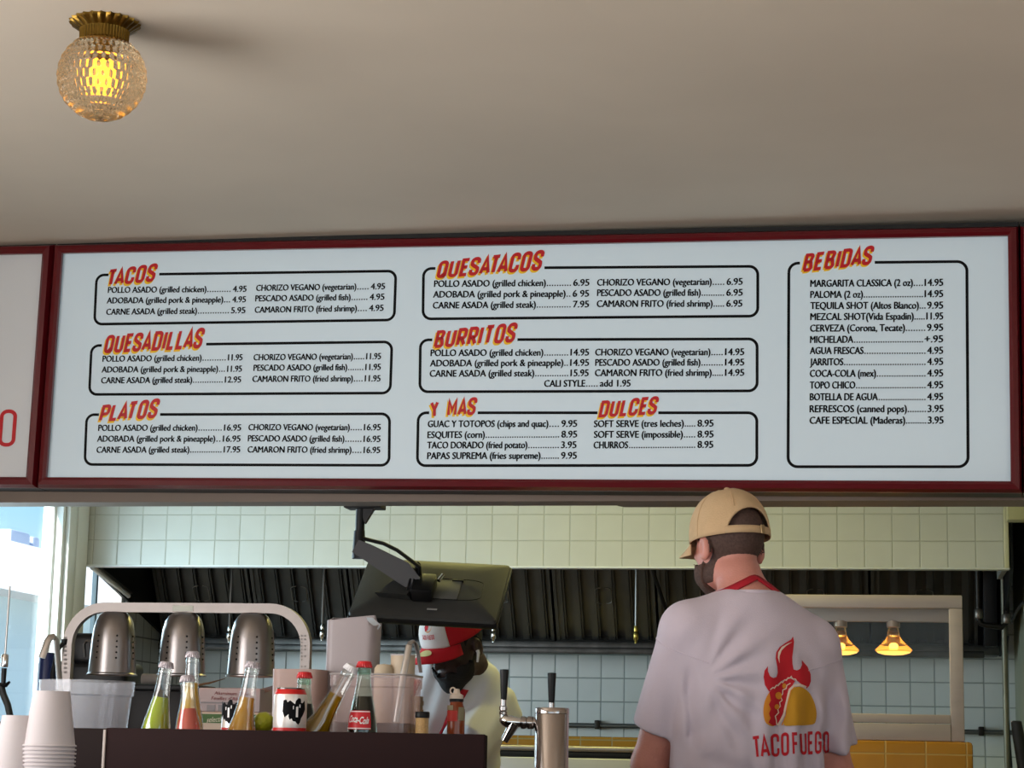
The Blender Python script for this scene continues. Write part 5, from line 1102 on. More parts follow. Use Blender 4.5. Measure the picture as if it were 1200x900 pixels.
# ------------------------------------------------------------------ people: one continuous skin grown from a distance field
def surfnet(Fd, org, h):
    ins = Fd < 0; nx, ny, nz = Fd.shape
    cnt = np.zeros((nx-1, ny-1, nz-1), np.int8); cr = [(i, j, k) for i in (0, 1) for j in (0, 1) for k in (0, 1)]
    sl = lambda a, c: a[c[0]:a.shape[0]-1+c[0], c[1]:a.shape[1]-1+c[1], c[2]:a.shape[2]-1+c[2]]
    for c in cr: cnt += sl(ins, c).astype(np.int8)
    act = (cnt > 0) & (cnt < 8); idx = np.full(act.shape, -1, np.int64); ids = np.argwhere(act); idx[act] = np.arange(len(ids))
    acc = np.zeros((len(ids), 3)); num = np.zeros(len(ids))
    vals = {c: sl(Fd, c)[act] for c in cr}
    for a in cr:
        for ax in range(3):
            if a[ax] == 0:
                b = list(a); b[ax] = 1; b = tuple(b); va, vb = vals[a], vals[b]; x = (va < 0) != (vb < 0)
                t = np.where(x, va/np.where(x, va-vb, 1), 0)
                p = np.tile(np.array(a, float), (len(ids), 1)); p[:, ax] += t; acc[x] += p[x]; num[x] += 1
    V = (ids+acc/num[:, None])*h+np.array(org)
    faces = []
    for ax in range(3):
        o1, o2 = [(1, 2), (2, 0), (0, 1)][ax]
        A = np.take(ins, range(ins.shape[ax]-1), ax); B = np.take(ins, range(1, ins.shape[ax]), ax)
        e = np.argwhere(A != B)
        ok = (e[:, o1] > 0) & (e[:, o2] > 0) & (e[:, o1] < Fd.shape[o1]-1) & (e[:, o2] < Fd.shape[o2]-1); e = e[ok]
        def cell(d1, d2):
            q = e.copy(); q[:, o1] -= d1; q[:, o2] -= d2; return idx[q[:, 0], q[:, 1], q[:, 2]]
        f = np.stack([cell(1, 1), cell(0, 1), cell(0, 0), cell(1, 0)], 1)
        fl_ = ~A[e[:, 0], e[:, 1], e[:, 2]]; f[fl_] = f[fl_][:, ::-1]; faces.append(f)
    return V, np.concatenate(faces)
def smin(a, b, k):
    h = np.clip(0.5+0.5*(b-a)/k, 0, 1); return b*(1-h)+a*h-k*h*(1-h)
def smax(a, b, k): return -smin(-a, -b, k)
def cone(p, a, b, ra, rb, sy=None):
    a = np.array(a, float); b = np.array(b, float); ab_ = b-a; t = np.clip(((p-a)@ab_)/(ab_@ab_), 0, 1)
    return np.linalg.norm(p-a-t[..., None]*ab_, axis=-1)-(ra+(rb-ra)*t)
def elli(p, c, r, R=None):
    q = p-np.array(c, float)
    if R is not None: q = q@R
    r = np.array(r, float); k0 = np.linalg.norm(q/r, axis=-1); k1 = np.linalg.norm(q/(r*r), axis=-1)+1e-9; return k0*(k0-1)/k1
def grid(lo, hi, h):
    xs = [np.arange(lo[i], hi[i]+h, h) for i in range(3)]; return np.stack(np.meshgrid(*xs, indexing='ij'), -1).astype(np.float32)
def sdf_mesh(name, fn, lo, hi, h, m, parent):
    k = 4; nb_c = [int(math.ceil((hi[i]-lo[i])/(k*h)))+1 for i in range(3)]
    cg = np.stack(np.meshgrid(*[lo[i]+k*h*np.arange(nb_c[i]+1) for i in range(3)], indexing='ij'), -1)
    cv = fn(cg); near = np.abs(cv) < k*h*1.8+0.014
    blk = np.zeros(nb_c, bool)
    for i in (0, 1):
        for j in (0, 1):
            for l in (0, 1): blk |= near[i:i+nb_c[0], j:j+nb_c[1], l:l+nb_c[2]]
    Fd = np.repeat(np.repeat(np.repeat(cv[:-1, :-1, :-1], k, 0), k, 1), k, 2).astype(np.float64)
    fm = np.repeat(np.repeat(np.repeat(blk, k, 0), k, 1), k, 2); ii = np.argwhere(fm)
    Fd[fm] = fn(ii*h+np.array(lo, float)); V, Fc = surfnet(Fd, lo, h)
    me = bpy.data.meshes.new(name); me.from_pydata(V.tolist(), [], Fc.tolist()); me.polygons.foreach_set('use_smooth', [True]*len(me.polygons)); me.materials.append(m)
    bm = bmesh.new(); bm.from_mesh(me); bmesh.ops.smooth_vert(bm, verts=bm.verts, factor=0.5, use_axis_x=True, use_axis_y=True, use_axis_z=True); bmesh.ops.recalc_face_normals(bm, faces=bm.faces)
    bm.to_mesh(me); bm.free()
    o = bpy.data.objects.new(name, me); C.objects.link(o); o.parent = parent; return o
def Rz(a): c, s = math.cos(a), math.sin(a); return np.array([[c, -s, 0], [s, c, 0], [0, 0, 1]])
def Rx(a): c, s = math.cos(a), math.sin(a); return np.array([[1, 0, 0], [0, c, -s], [0, s, c]])
def Ry(a): c, s = math.cos(a), math.sin(a); return np.array([[c, 0, s], [0, 1, 0], [-s, 0, c]])
def head_fn(p, hc_, HR):
    """head in its own frame: face towards +y"""
    q = (p-np.array(hc_))@HR
    d = elli(q, (0, -0.008, 0.022), (0.077, 0.098, 0.092))
    d = smin(d, elli(q, (0, 0.035, -0.045), (0.060, 0.058, 0.075)), 0.03)      # face
    d = smin(d, elli(q, (0, 0.060, -0.098), (0.030, 0.028, 0.022)), 0.025)     # chin
    for s in (-1, 1):
        d = smin(d, elli(q, (s*0.045, 0.02, -0.078), (0.018, 0.045, 0.022)), 0.025)   # jaw
        d = smin(d, elli(q, (s*0.040, 0.068, -0.022), (0.020, 0.016, 0.014)), 0.015)  # cheek
        d = smax(d, -elli(q, (s*0.031, 0.096, 0.004), (0.015, 0.012, 0.010)), 0.010)  # eye socket
        e = smax(elli(q, (s*0.082, -0.012, -0.018), (0.012, 0.022, 0.034)), -elli(q, (s*0.093, -0.010, -0.014), (0.008, 0.012, 0.020)), 0.004)
        d = smin(d, e, 0.006)
    d = smin(d, elli(q, (0, 0.085, 0.018), (0.045, 0.012, 0.009)), 0.014)      # brow
    d = smin(d, cone(q, (0, 0.092, 0.006), (0, 0.110, -0.030), 0.009, 0.0125), 0.010)  # nose
    for s in (-1, 1): d = smin(d, elli(q, (s*0.011, 0.100, -0.034), (0.008, 0.010, 0.007)), 0.006)
    d = smin(d, elli(q, (0, 0.090, -0.058), (0.024, 0.010, 0.007)), 0.006)     # lips
    d = smin(d, elli(q, (0, 0.087, -0.071), (0.020, 0.010, 0.007)), 0.006)
    return d
def hand_fn(p, wrist, dirv, palm_n, side, curl=0.25, s=1.0):
    """palm and five bent fingers; dirv points from wrist to knuckles, palm_n out of the palm, side = +1 when the thumb is on dirv x palm_n"""
    w = np.array(wrist, float); d_ = np.array(dirv, float); d_ /= np.linalg.norm(d_); n_ = np.array(palm_n, float); n_ -= d_*(n_@d_); n_ /= np.linalg.norm(n_); t_ = np.cross(d_, n_)*side
    at = lambda a, b, c: w+d_*a*s+t_*b*s+n_*c*s
    out = cone(p, at(0, 0, 0), at(0.05, 0.0, 0.0), 0.026*s, 0.026*s)
    for b in (-0.027, -0.009, 0.009, 0.027): out = smin(out, cone(p, at(0.02, b*0.7, 0), at(0.088, b, 0), 0.015*s, 0.0125*s), 0.012)
    for b, L_ in ((-0.030, 0.062), (-0.010, 0.078), (0.010, 0.085), (0.030, 0.076)):
        a0_ = at(0.086, b, 0); a1_ = at(0.086+L_*0.45, b*1.1, L_*0.45*curl); a2_ = at(0.086+L_*0.75, b*1.12, L_*0.75*curl*1.8); a3_ = at(0.086+L_*0.92, b*1.12, L_*curl*2.6)
        f = np.minimum(np.minimum(cone(p, a0_, a1_, 0.0098*s, 0.0088*s), cone(p, a1_, a2_, 0.0088*s, 0.0080*s)), cone(p, a2_, a3_, 0.0080*s, 0.0070*s)); out = smin(out, f, 0.004)
    f = np.minimum(cone(p, at(0.02, 0.024, 0.006), at(0.055, 0.050, 0.016), 0.014*s, 0.0105*s), cone(p, at(0.055, 0.050, 0.016), at(0.082, 0.056, 0.022), 0.0105*s, 0.0085*s)); out = smin(out, f, 0.008)
    return out
def cap(root, hc_, HR, mc, mbill, mfront, rear_open, zrim=0.030, height=0.098, rx=0.092, ry=0.112, bill_len=0.078, bill_w=0.98, droop=0.35):
    """crown, bill, button and either a rear opening with a strap or a pale front panel; head frame, face +y"""
    HM = Matrix(HR.tolist()).to_4x4(); HM.translation = Vector(hc_)
    def shell(a0, a1, n, open_, off, m, nm, zlift=0.0, ntop=12, tmax=1.0):
        vs = []; fs = []
        for i in range(n+1):
            a = a0+(a1-a0)*i/n; z0 = 0.0
            if open_ is not None:
                da = (a-open_[0]); da = (da+PI) % (2*PI)-PI
                if abs(da) < open_[1]: z0 = open_[2]*math.sqrt(max(0, 1-(da/open_[1])**2))
            for j in range(ntop+1):
                t = (z0/height)+(tmax-z0/height)*j/ntop; z = t*height
                k = max(0.0, 1-t**2.6)**0.52*(1-0.035*math.cos(a*6)*0.3*t)
                vs.append(HM @ Vector(((rx*k+off)*math.cos(a), -0.006+(ry*k+off)*math.sin(a), zrim+z+(off if t > 0.9 else 0)+zlift)))
        for i in range(n):
            for j in range(ntop): fs.append((i*(ntop+1)+j, (i+1)*(ntop+1)+j, (i+1)*(ntop+1)+j+1, i*(ntop+1)+j+1))
        o = MB().add(vs, fs, True).build(nm, m, root, world=False)
        md = o.modifiers.new('thickness', 'SOLIDIFY'); md.thickness = 0.003; md.offset = 1
        return o
    cr_ = shell(0, 2*PI, 72, (-PI/2, 0.74, 0.066) if rear_open else None, 0.0, mc, 'cap_crown')
    if mfront: shell(PI/2-0.66, PI/2+0.66, 24, None, 0.0032, mfront, 'front_panel', 0.001, 12, 0.93)
    sm = MB()
    for k in range(6):
        a = PI/2+PI*k/3+PI/6
        if rear_open and abs(((a+PI/2)+PI) % (2*PI)-PI) < 0.3: continue
        pts = []; t0 = 0.52 if rear_open and abs(((a+PI/2)+PI) % (2*PI)-PI) < 0.8 else 0.03
        for j in range(10):
            t = t0+(0.98-t0)*j/9; kk = max(0.0, 1-t**2.6)**0.52
            pts.append(HM @ Vector(((rx*kk+0.0032)*math.cos(a), -0.006+(ry*kk+0.0032)*math.sin(a), zrim+t*height+0.001)))
        sm.tube(pts, 0.0011, 5)
    sm.build('cap_seam', mc, root)
    MB().ell(HM @ Vector((0, -0.006, zrim+height+0.002)), (0.008, 0.008, 0.005), 12).build('cap_button', mc, root)
    vs = []; fs = []; na, ns = 22, 8
    for i in range(na+1):
        a = PI/2-bill_w+2*bill_w*i/na; c_ = math.cos((a-PI/2)/bill_w*PI/2)
        for j in range(ns+1):
            s = j/ns; L_ = bill_len*(c_**0.55)*s
            x = (rx+0.001)*math.cos(a)*(1+0.10*s*c_); y = -0.006+(ry+0.001)*math.sin(a)+L_
            z = zrim+0.006-0.12*s*bill_len-abs(x)**2*9*droop*(0.35+0.65*s)-0.018*s*s*droop
            vs.append(HM @ Vector((x, y, z)))
    for i in range(na):
        for j in range(ns): fs.append((i*(ns+1)+j, (i+1)*(ns+1)+j, (i+1)*(ns+1)+j+1, i*(ns+1)+j+1))
    bo = MB().add(vs, fs, True).build('cap_bill', mbill, root); md = bo.modifiers.new('thickness', 'SOLIDIFY'); md.thickness = 0.0035
    if rear_open:
        vs = []; fs = []
        for i in range(19):
            a = -PI/2-0.78+1.56*i/18
            for z in (0.0005, 0.019):
                t = z/height; k = max(0.0, 1-t**2.6)**0.52; vs.append(HM @ Vector(((rx*k+0.004)*math.cos(a), -0.006+(ry*k+0.004)*math.sin(a), zrim+z)))
        fs = [(i*2, i*2+2, i*2+3, i*2+1) for i in range(18)]
        so = MB().add(vs, fs, True).build('cap_strap', mc, root); so.modifiers.new('thickness', 'SOLIDIFY').thickness = 0.002
        a = -PI/2+0.20; MB().bbox((-0.006, -0.002, -0.011), (0.006, 0.002, 0.011), 0.001, HM @ Matrix.Translation(((rx+0.007)*math.cos(a), -0.006+(ry+0.007)*math.sin(a), zrim+0.010)) @ Matrix.Rotation(a+PI/2, 4, 'Z')).build('buckle', MATS['worn_buckle'], root)
    return HM
def person(label, org, body_yaw, J, skin, hairm, beardm, shirtm, apronm, trousm, shoem, cfg):
    root = thing('person', label, 'person', org)
    B = Rz(body_yaw)
    HR = cfg['HR']; hc_ = J['head']; T3 = lambda v: B@np.array(v, float)
    lean = cfg.get('lean', 0.0); pv = np.array([0, 0, 0.98]); LR = Rx(-lean)@Ry(cfg.get('roll', 0.0))
    def TB(v):                                  # torso joints lean forward about the hips
        v = np.array(v, float); return B@(pv+LR@(v-pv))
    TR = B@LR
    def torso(p, g, gz=0.0):
        q = (p-pv)@TR+pv                          # back to the upright body frame
        w_ = cfg.get('w', 1.0)
        d = elli(q, (0, 0, 1.36), (0.178*w_+g, 0.122+g, 0.235+gz))
        d = smin(d, elli(q, (0, 0.012, 1.14), (0.172*w_+g, 0.132+g, 0.20)), 0.08)
        d = smin(d, elli(q, (0, -0.005, 0.96), (0.178*w_+g, 0.128+g, 0.14)), 0.06)
        return d
    sh_ = [TB(J['shl']), TB(J['shr'])]; nk = TB(J['neck'])
    el = [np.array(J['ell'], float), np.array(J['elr'], float)]; wr = [np.array(J['wrl'], float), np.array(J['wrr'], float)]
    def body(p):
        d = torso(p, 0.0)
        for s in (0, 1):
            d = smin(d, cone(p, nk+np.array([0, 0, -0.02]), sh_[s], 0.055, 0.062), 0.05)
            d = smin(d, cone(p, sh_[s], el[s], 0.060*cfg['arm'], 0.043*cfg['arm']), 0.03)
            d = smin(d, cone(p, el[s], wr[s], 0.044*cfg['arm'], 0.028*cfg['arm']), 0.02)
            m_ = el[s]*0.65+wr[s]*0.35; d = smin(d, elli(p, m_, (0.042*cfg['arm'],)*3), 0.03)
            d = smin(d, hand_fn(p, wr[s], J['hd'][s], J['hn'][s], J['hs'][s], cfg.get('curl', 0.2)), 0.015)
        hq = np.array(hc_)+HR@np.array([0, -0.035, -0.085]); d = smin(d, cone(p, nk+np.array([0, 0, -0.03]), hq, 0.064, 0.058), 0.035)
        d = smin(d, head_fn(p, hc_, HR), 0.018)
        for s in (-1, 1):
            h0 = T3((s*0.095, 0, 0.92)); k0 = T3((s*0.11, 0.02, 0.50)); f0 = T3((s*0.115, -0.02, 0.09))
            d = smin(d, cone(p, h0, k0, 0.088, 0.058), 0.05); d = smin(d, cone(p, k0, f0, 0.058, 0.038), 0.03); d = smin(d, cone(p, f0+np.array([0, 0, -0.045]), f0+T3((0, 0.15, -0.055)), 0.036, 0.03), 0.03)
        return d
    lo = np.minimum.reduce([*sh_, *el, *wr, np.array(hc_), np.zeros(3), wr[0]+np.array(J['hd'][0])*0.2, wr[1]+np.array(J['hd'][1])*0.2])-0.19; hi = np.maximum.reduce([np.zeros(3), *sh_, *el, *wr, np.array(hc_), wr[0]+np.array(J['hd'][0])*0.2, wr[1]+np.array(J['hd'][1])*0.2])+0.19; lo[2] = -0.01
    lo[2] = 0.0-0.012; sdf_mesh('body', body, lo, hi, 0.0065, skin, root)
    # shirt with sleeves and folds
    hem = cfg['hem']; fold = cfg['fold']
    def shirt(p):
        g_ = 0.020; d = torso(p, g_, 0.012)
        for s in (0, 1):
            d = smin(d, cone(p, nk+np.array([0, 0, -0.025]), sh_[s], 0.062, 0.074), 0.06)
            d2 = cone(p, sh_[s], sh_[s]+(el[s]-sh_[s])*1.2, cfg['sl'][0], cfg['sl'][1])
            ax = (el[s]-sh_[s])/np.linalg.norm(el[s]-sh_[s]); L_ = np.linalg.norm(el[s]-sh_[s])*hem[s]
            d2 = smax(d2, (p-sh_[s])@ax-L_, 0.006); d = smin(d, d2, 0.018)
        q = (p-pv)@TR+pv
        d = d-fold(q)
        d = smax(d, -(cone(p, nk+TR@np.array([0, 0.0, 0.035]), nk+TR@np.array([0, 0.03, 0.14]), 0.064, 0.085)), 0.012)
        d = smax(d, cfg['shirt_bottom']-q[..., 2], 0.005)
        return d
    lo2 = lo.copy(); lo2[2] = 0.85; so = sdf_mesh('shirt', shirt, lo2, hi+0.02, 0.006, shirtm, root)
    # collar rib
    cc = nk+TR@np.array([0, 0.0, 0.014]); cr_ = []
    for i in range(40):
        a = 2*PI*i/40; cr_.append(cc+TR@np.array([0.066*math.cos(a), 0.066*math.sin(a), 0.008+ -0.032*max(0, math.sin(a))]))
    MB().tube([tuple(v) for v in cr_], 0.0065, 8, closed=True).build('collar', shirtm, root)
    # trousers
    def trousers(p):
        q = (p-pv)@TR+pv
        d = elli(q, (0, 0, 0.93), (0.186, 0.138, 0.12))
        for s in (-1, 1):
            h0 = T3((s*0.095, 0, 0.90)); k0 = T3((s*0.11, 0.02, 0.50)); f0 = T3((s*0.115, -0.02, 0.09)); d = smin(d, cone(p, h0, k0, 0.098, 0.075), 0.03); d = smin(d, cone(p, k0, f0, 0.075, 0.062), 0.03)
        return smax(smax(d, q[..., 2]-0.975, 0.01), 0.05-p[..., 2], 0.005)
    sdf_mesh('trousers', trousers, (-0.36, -0.36, 0.0), (0.36, 0.36, 1.05), 0.012, trousm, root)
    for s in (-1, 1):
        f0 = T3((s*0.115, -0.02, 0.0)); sdf_mesh('shoe', lambda p: np.maximum(smin(cone(p, f0+np.array([0, 0, 0.05]), f0+T3((0, 0.15, 0.04)), 0.050, 0.044), cone(p, f0+np.array([0, 0, 0.05]), f0+np.array([0, 0, 0.09]), 0.05, 0.05), 0.02), 0.001-p[..., 2]), f0-0.30*np.array([1, 1, 0])-np.array([0, 0, 0.012]), f0+np.array([0.3, 0.3, 0.16]), 0.009, shoem, root)
    # hair and beard follow the skull
    def hair(p):
        q = (p-np.array(hc_))@HR
        d = head_fn(p, hc_, HR)-0.0030-0.0010*np.sin(q[..., 0]*900)*np.sin(q[..., 2]*700)
        nkc = cone(p, nk, np.array(hc_)+HR@np.array([0, -0.035, -0.085]), 0.064, 0.058)
        d = np.maximum(d, -(q[..., 2]+cfg['nape']+0.25*np.maximum(q[..., 1], 0)*0)); 
        d = np.maximum(d, (q[..., 1]-0.030)); d = np.maximum(d, q[..., 2]-0.075)
        for s in (-1, 1): d = np.maximum(d, -elli(q, (s*0.090, 0.004, -0.026), (0.032, 0.040, 0.052)))
        d = np.maximum(d, -np.minimum(1e3, elli(q, (0, 0.13, -0.02), (0.12, 0.13, 0.085))))
        return d
    hl_ = np.array(hc_); sdf_mesh('hair', hair, hl_-0.15, hl_+0.15, 0.0035, hairm, root)
    def beard(p):
        q = (p-np.array(hc_))@HR
        d = head_fn(p, hc_, HR)-cfg['beard']-0.0015*np.sin(q[..., 0]*600+q[..., 2]*300)*np.sin(q[..., 2]*650+q[..., 1]*400)
        d = smin(d, elli(q, (0, 0.068, -0.112), (0.026, 0.024, 0.026))-cfg.get('tuft', 0.0), 0.02) if cfg.get('tuft') else d
        line = -0.040-0.30*np.clip(q[..., 1]-0.0, -0.2, 0.05); d = np.maximum(d, q[..., 2]-np.where(q[..., 1] < 0.05, -0.052+cfg.get('burn', 0.0), -0.060+0.004*np.sin(q[..., 0]*170)-0.2*np.clip(0.1-q[..., 1], 0, 0.06)+0.018*(np.abs(q[..., 0]) > 0.05)))
        d = np.maximum(d, -(q[..., 1]-0.016-0.30*np.clip(-q[..., 2]-0.06, -0.05, 0.1)))
        d = np.maximum(d, -elli(q, (0, 0.10, -0.066), (0.019, 0.03, 0.007)))
        return d
    sdf_mesh('beard', beard, hl_-0.16, hl_+0.16, 0.0035, beardm, root)
    for s in (-1, 1):
        e = np.array(hc_)+HR@np.array([s*0.031, 0.083, 0.004]); MB().ell(e, (0.0115, 0.0115, 0.0115), 14).build('eye', MATS['eye_white'], root)
        e2 = np.array(hc_)+HR@np.array([s*0.031, 0.0925, 0.004]); MB().ell(e2, (0.005, 0.003, 0.005), 10, R=Matrix(HR.tolist())).build('iris', MATS['eye_iris'], root)
    return root, so, TB, TR, nk, HR
mat('eye_white', (225, 220, 214), 0.2); mat('eye_iris', (40, 26, 18), 0.15); mat('worn_buckle', (176, 150, 110), 0.4, metal=0.5)
def skin_mat(name, rgb, red, var=0.1): return mat(name, rgb, 0.5, var=var, vscale=18, sss=0.12, bump=0.15, bscale=220)
M_skin = skin_mat('fair_skin', (206, 140, 124), 0); M_skind = skin_mat('deep_brown_skin', (58, 36, 30), 0)
M_hair = mat('short_brown_hair', (80, 60, 53), 0.8, var=0.3, vscale=160); M_beard = mat('brown_beard', (82, 60, 51), 0.85, var=0.35, vscale=160)
M_blk = mat('black_beard', (20, 15, 14), 0.8, var=0.3, vscale=160)
M_tee = mat('white_cotton', (208, 194, 205), 0.9, sheen=0.1, bump=0.12, bscale=400); M_tee2 = mat('white_cotton_tee', (222, 222, 226), 0.9, sheen=0.1, bump=0.12, bscale=400)
M_apron = mat('red_apron_cloth', (176, 22, 40), 0.8, bump=0.1, bscale=400); M_jean = mat('dark_trousers', (34, 36, 44), 0.9); M_shoe = mat('black_shoe', (22, 20, 20), 0.5)
M_khaki = mat('khaki_cap_cloth', (206, 174, 134), 0.9, var=0.05, vscale=40, bump=0.2, bscale=300); M_capred = mat('red_cap_cloth', (200, 20, 36), 0.85, bump=0.1, bscale=400); M_capwh = mat('white_cap_cloth', (224, 216, 212), 0.85)

# --- worker with his back to us
o1 = P(878, 760, 5.2); ORG1 = (o1.x, 5.2, 0)
BY = math.radians(22); HY = math.radians(38)
toB = lambda v: Rz(-BY)@np.array(v, float)
shl = toB((-0.142, -0.065, 1.510)); shr = toB((0.146, 0.060, 1.480))
hd = P(852, 660, 5.2)
sm_ = lambda x, a, b: np.clip((x-a)/(b-a), 0, 1)**2*(3-2*np.clip((x-a)/(b-a), 0, 1))
def fold1(q):
    x, z = q[..., 0], q[..., 2]; bk = sm_(-q[..., 1], -0.02, 0.05)
    f = 0.0085*np.sin(x*80+1.8*np.sin(z*6.5)+0.6)*sm_(1.50-z, 0.02, 0.22)*sm_(x, -0.09, 0.02)
    ar = np.exp(-(((x+0.15)/0.10)**2+((z-1.33)/0.16)**2)); f = f+0.003*np.sin((x*0.82-z*0.55)*88+1.2)*ar
    ar2 = np.exp(-(((x-0.17)/0.08)**2+((z-1.30)/0.15)**2)); f = f+0.006*np.sin((x*0.8+z*0.6)*84)*ar2
    f = f+0.0010*np.sin(x*150+3*np.sin(z*9))*sm_(1.46-z, 0.02, 0.2)+0.0065*np.sin(13*np.arctan2(z-1.39, x+0.15)+0.7*np.sin(25*z))*np.exp(-((np.hypot(x+0.15, z-1.39)-0.09)/0.085)**2)*sm_(x, -0.15, -0.09)+0.0045*np.sin(z*70+x*30)*np.exp(-(((x+0.10)/0.12)**2+((z-1.17)/0.05)**2))
    f = f-0.012*np.exp(-((x+0.168+0.05*(z-1.33))/0.011)**2)*sm_(z, 1.20, 1.27)*sm_(1.44-z, 0.0, 0.06)
    return f*bk
J1 = dict(head=(hd.x-ORG1[0], 0.055, 1.738), neck=toB((0.004, 0.0, 1.585)), shl=shl, shr=shr, ell=(-0.246, 0.02, 1.185), elr=(0.205, 0.11, 1.165), wrl=(-0.245, 0.24, 1.20), wrr=(0.15, 0.31, 1.20), hd=((0.45, 0.85, -0.32), (-0.15, 0.95, -0.32)), hn=((0.0, -0.35, -0.95), (0.0, -0.35, -0.95)), hs=(-1, 1))
cfg1 = dict(HR=Rz(HY)@Rx(-0.10), arm=1.06, hem=(0.74, 0.80), sl=(0.072, 0.072), fold=fold1, shirt_bottom=0.93, nape=0.100, beard=0.008, w=1.02)
p1, shirt1, TB1, TR1, nk1, HR1 = person('man in a khaki cap and white printed T-shirt seen from behind', ORG1, BY, J1, M_skin, M_hair, M_beard, M_tee, M_apron, M_jean, M_shoe, cfg1)
cap(p1, J1['head'], HR1, M_khaki, M_khaki, None, True, zrim=0.006, height=0.132, rx=0.094, ry=0.113)
# apron of the first worker
dg = bpy.context.evaluated_depsgraph_get()
def bvh_of(o):
    me = o.data; M_ = wmat(o); return BVHTree.FromPolygons([M_ @ v.co for v in me.vertices], [tuple(p.vertices) for p in me.polygons])
bv1 = bvh_of(shirt1)
def drape(root, bv, name, m, pts_grid, dirv, off=0.004, thick=0.0025, local_org=(0, 0, 0)):
    """a cloth panel laid on the shirt: a grid of start points pushed along dirv until they meet the cloth"""
    vs = []; ok = []
    nr, nc = len(pts_grid), len(pts_grid[0])
    for r_ in pts_grid:
        for p in r_:
            h_, n_, i_, d_ = bv.ray_cast(Vector(p), Vector(dirv).normalized(), 2.0)
            ok.append(h_ is not None); vs.append((h_+n_*off if n_.dot(Vector(dirv)) < 0 else h_-n_*off) if h_ is not None else Vector(p))
    fs = [(i*nc+j, i*nc+j+1, (i+1)*nc+j+1, (i+1)*nc+j) for i in range(nr-1) for j in range(nc-1) if ok[i*nc+j] and ok[i*nc+j+1] and ok[(i+1)*nc+j] and ok[(i+1)*nc+j+1]]
    vs = [v-Vector(root.location) for v in vs]
    o = MB().add(vs, fs, True).build(name, m, root, fix=False)
    bm = bmesh.new(); bm.from_mesh(o.data); bmesh.ops.delete(bm, geom=[v for v in bm.verts if not v.link_faces], context='VERTS'); bm.to_mesh(o.data); bm.free()
    md = o.modifiers.new('thickness', 'SOLIDIFY'); md.thickness = thick; md.offset = 0
    return o
def apron(root, bv, org, B, TBf, width, ztop, zbot):
    fwd = B@np.array([0, 1.0, 0]); g = []
    for i in range(16):
        z = ztop+(zbot-ztop)*i/15; wd = np.interp(i/15, [0, 0.35, 0.6, 1], [width*0.62, width*0.8, width*1.25, width*1.35]); g.append([np.array(org)+(TBf((wd*(2*j/12-1), 0, z))*1.0)+fwd*0.6 for j in range(13)])
    return drape(root, bv, 'apron', M_apron, g, -fwd)
apron(p1, bv1, ORG1, Rz(BY), TB1, 0.13, 1.42, 0.95)
# waist tie
wt = []
for i in range(48):
    a = 2*PI*i/48; st_p = np.array(ORG1)+TB1((0.6*math.cos(a), 0.6*math.sin(a), 1.085)); dv = (np.array(ORG1)+TB1((0, 0, 1.085)))-st_p
    h_, n_, i_, d_ = bv1.ray_cast(Vector(st_p), Vector(dv).normalized(), 2.0); wt.append((h_+n_*0.003 if h_ else Vector(st_p))-Vector(ORG1))
MB().tube([tuple(v) for v in wt], 0.012, 8, closed=True, flat=0.3).build('apron_tie', M_apron, p1)
# neck strap: behind the neck, down over the collar bones
bb1 = bvh_of([c for c in p1.children if c.name.startswith('body')][0])
def strap(root, bvs, org, TBf, TRm, nkp, zback, drop, w_=0.011):
    pts = []
    for i in range(25):
        a = -PI/2+(i-12)/12*1.45; z = zback-drop*(abs(i-12)/12)**1.4
        c_ = np.array(org)+nkp+TRm@np.array([0, 0.0, z]); dv = TRm@np.array([math.cos(a), math.sin(a), 0.0]); st_p = c_+dv*0.4; best = None
        for bv in bvs:
            h_, n_, i_, d_ = bv.ray_cast(Vector(st_p), -Vector(dv), 0.5)
            if h_ and (best is None or d_ < best[1]): best = (h_+n_*0.0025, d_)
        if best: pts.append(best[0]-Vector(org))
    vs = []; n = len(pts); up = Vector(TRm@np.array([0, 0, 1.0]))
    for i, p in enumerate(pts):
        t = (pts[min(i+1, n-1)]-pts[max(i-1, 0)]).normalized(); out = (p-Vector(nkp)); out -= t*out.dot(t); out.normalize(); s_ = t.cross(out).normalized()
        vs += [p-s_*w_, p+s_*w_]
    o = MB().add(vs, [(i*2, i*2+2, i*2+3, i*2+1) for i in range(n-1)], True).build('apron_strap', M_apron, root, fix=False); md = o.modifiers.new('t', 'SOLIDIFY'); md.thickness = 0.004; md.offset = 0
strap(p1, [bb1], ORG1, TB1, TR1, nk1, 0.060, 0.05)
fw1 = Rz(BY)@np.array([0, 1.0, 0])
for s in (-1, 1):
    g = []
    for i in range(14):
        t = i/13; xx = s*(0.060+0.030*t); z = 1.57-0.16*t
        g.append([np.array(ORG1)+TB1((xx+k*0.013, 0.0, z))+fw1*0.6 for k in (-1, 0, 1)])
    drape(p1, bv1, 'apron_strap', M_apron, g, -fw1, 0.005)
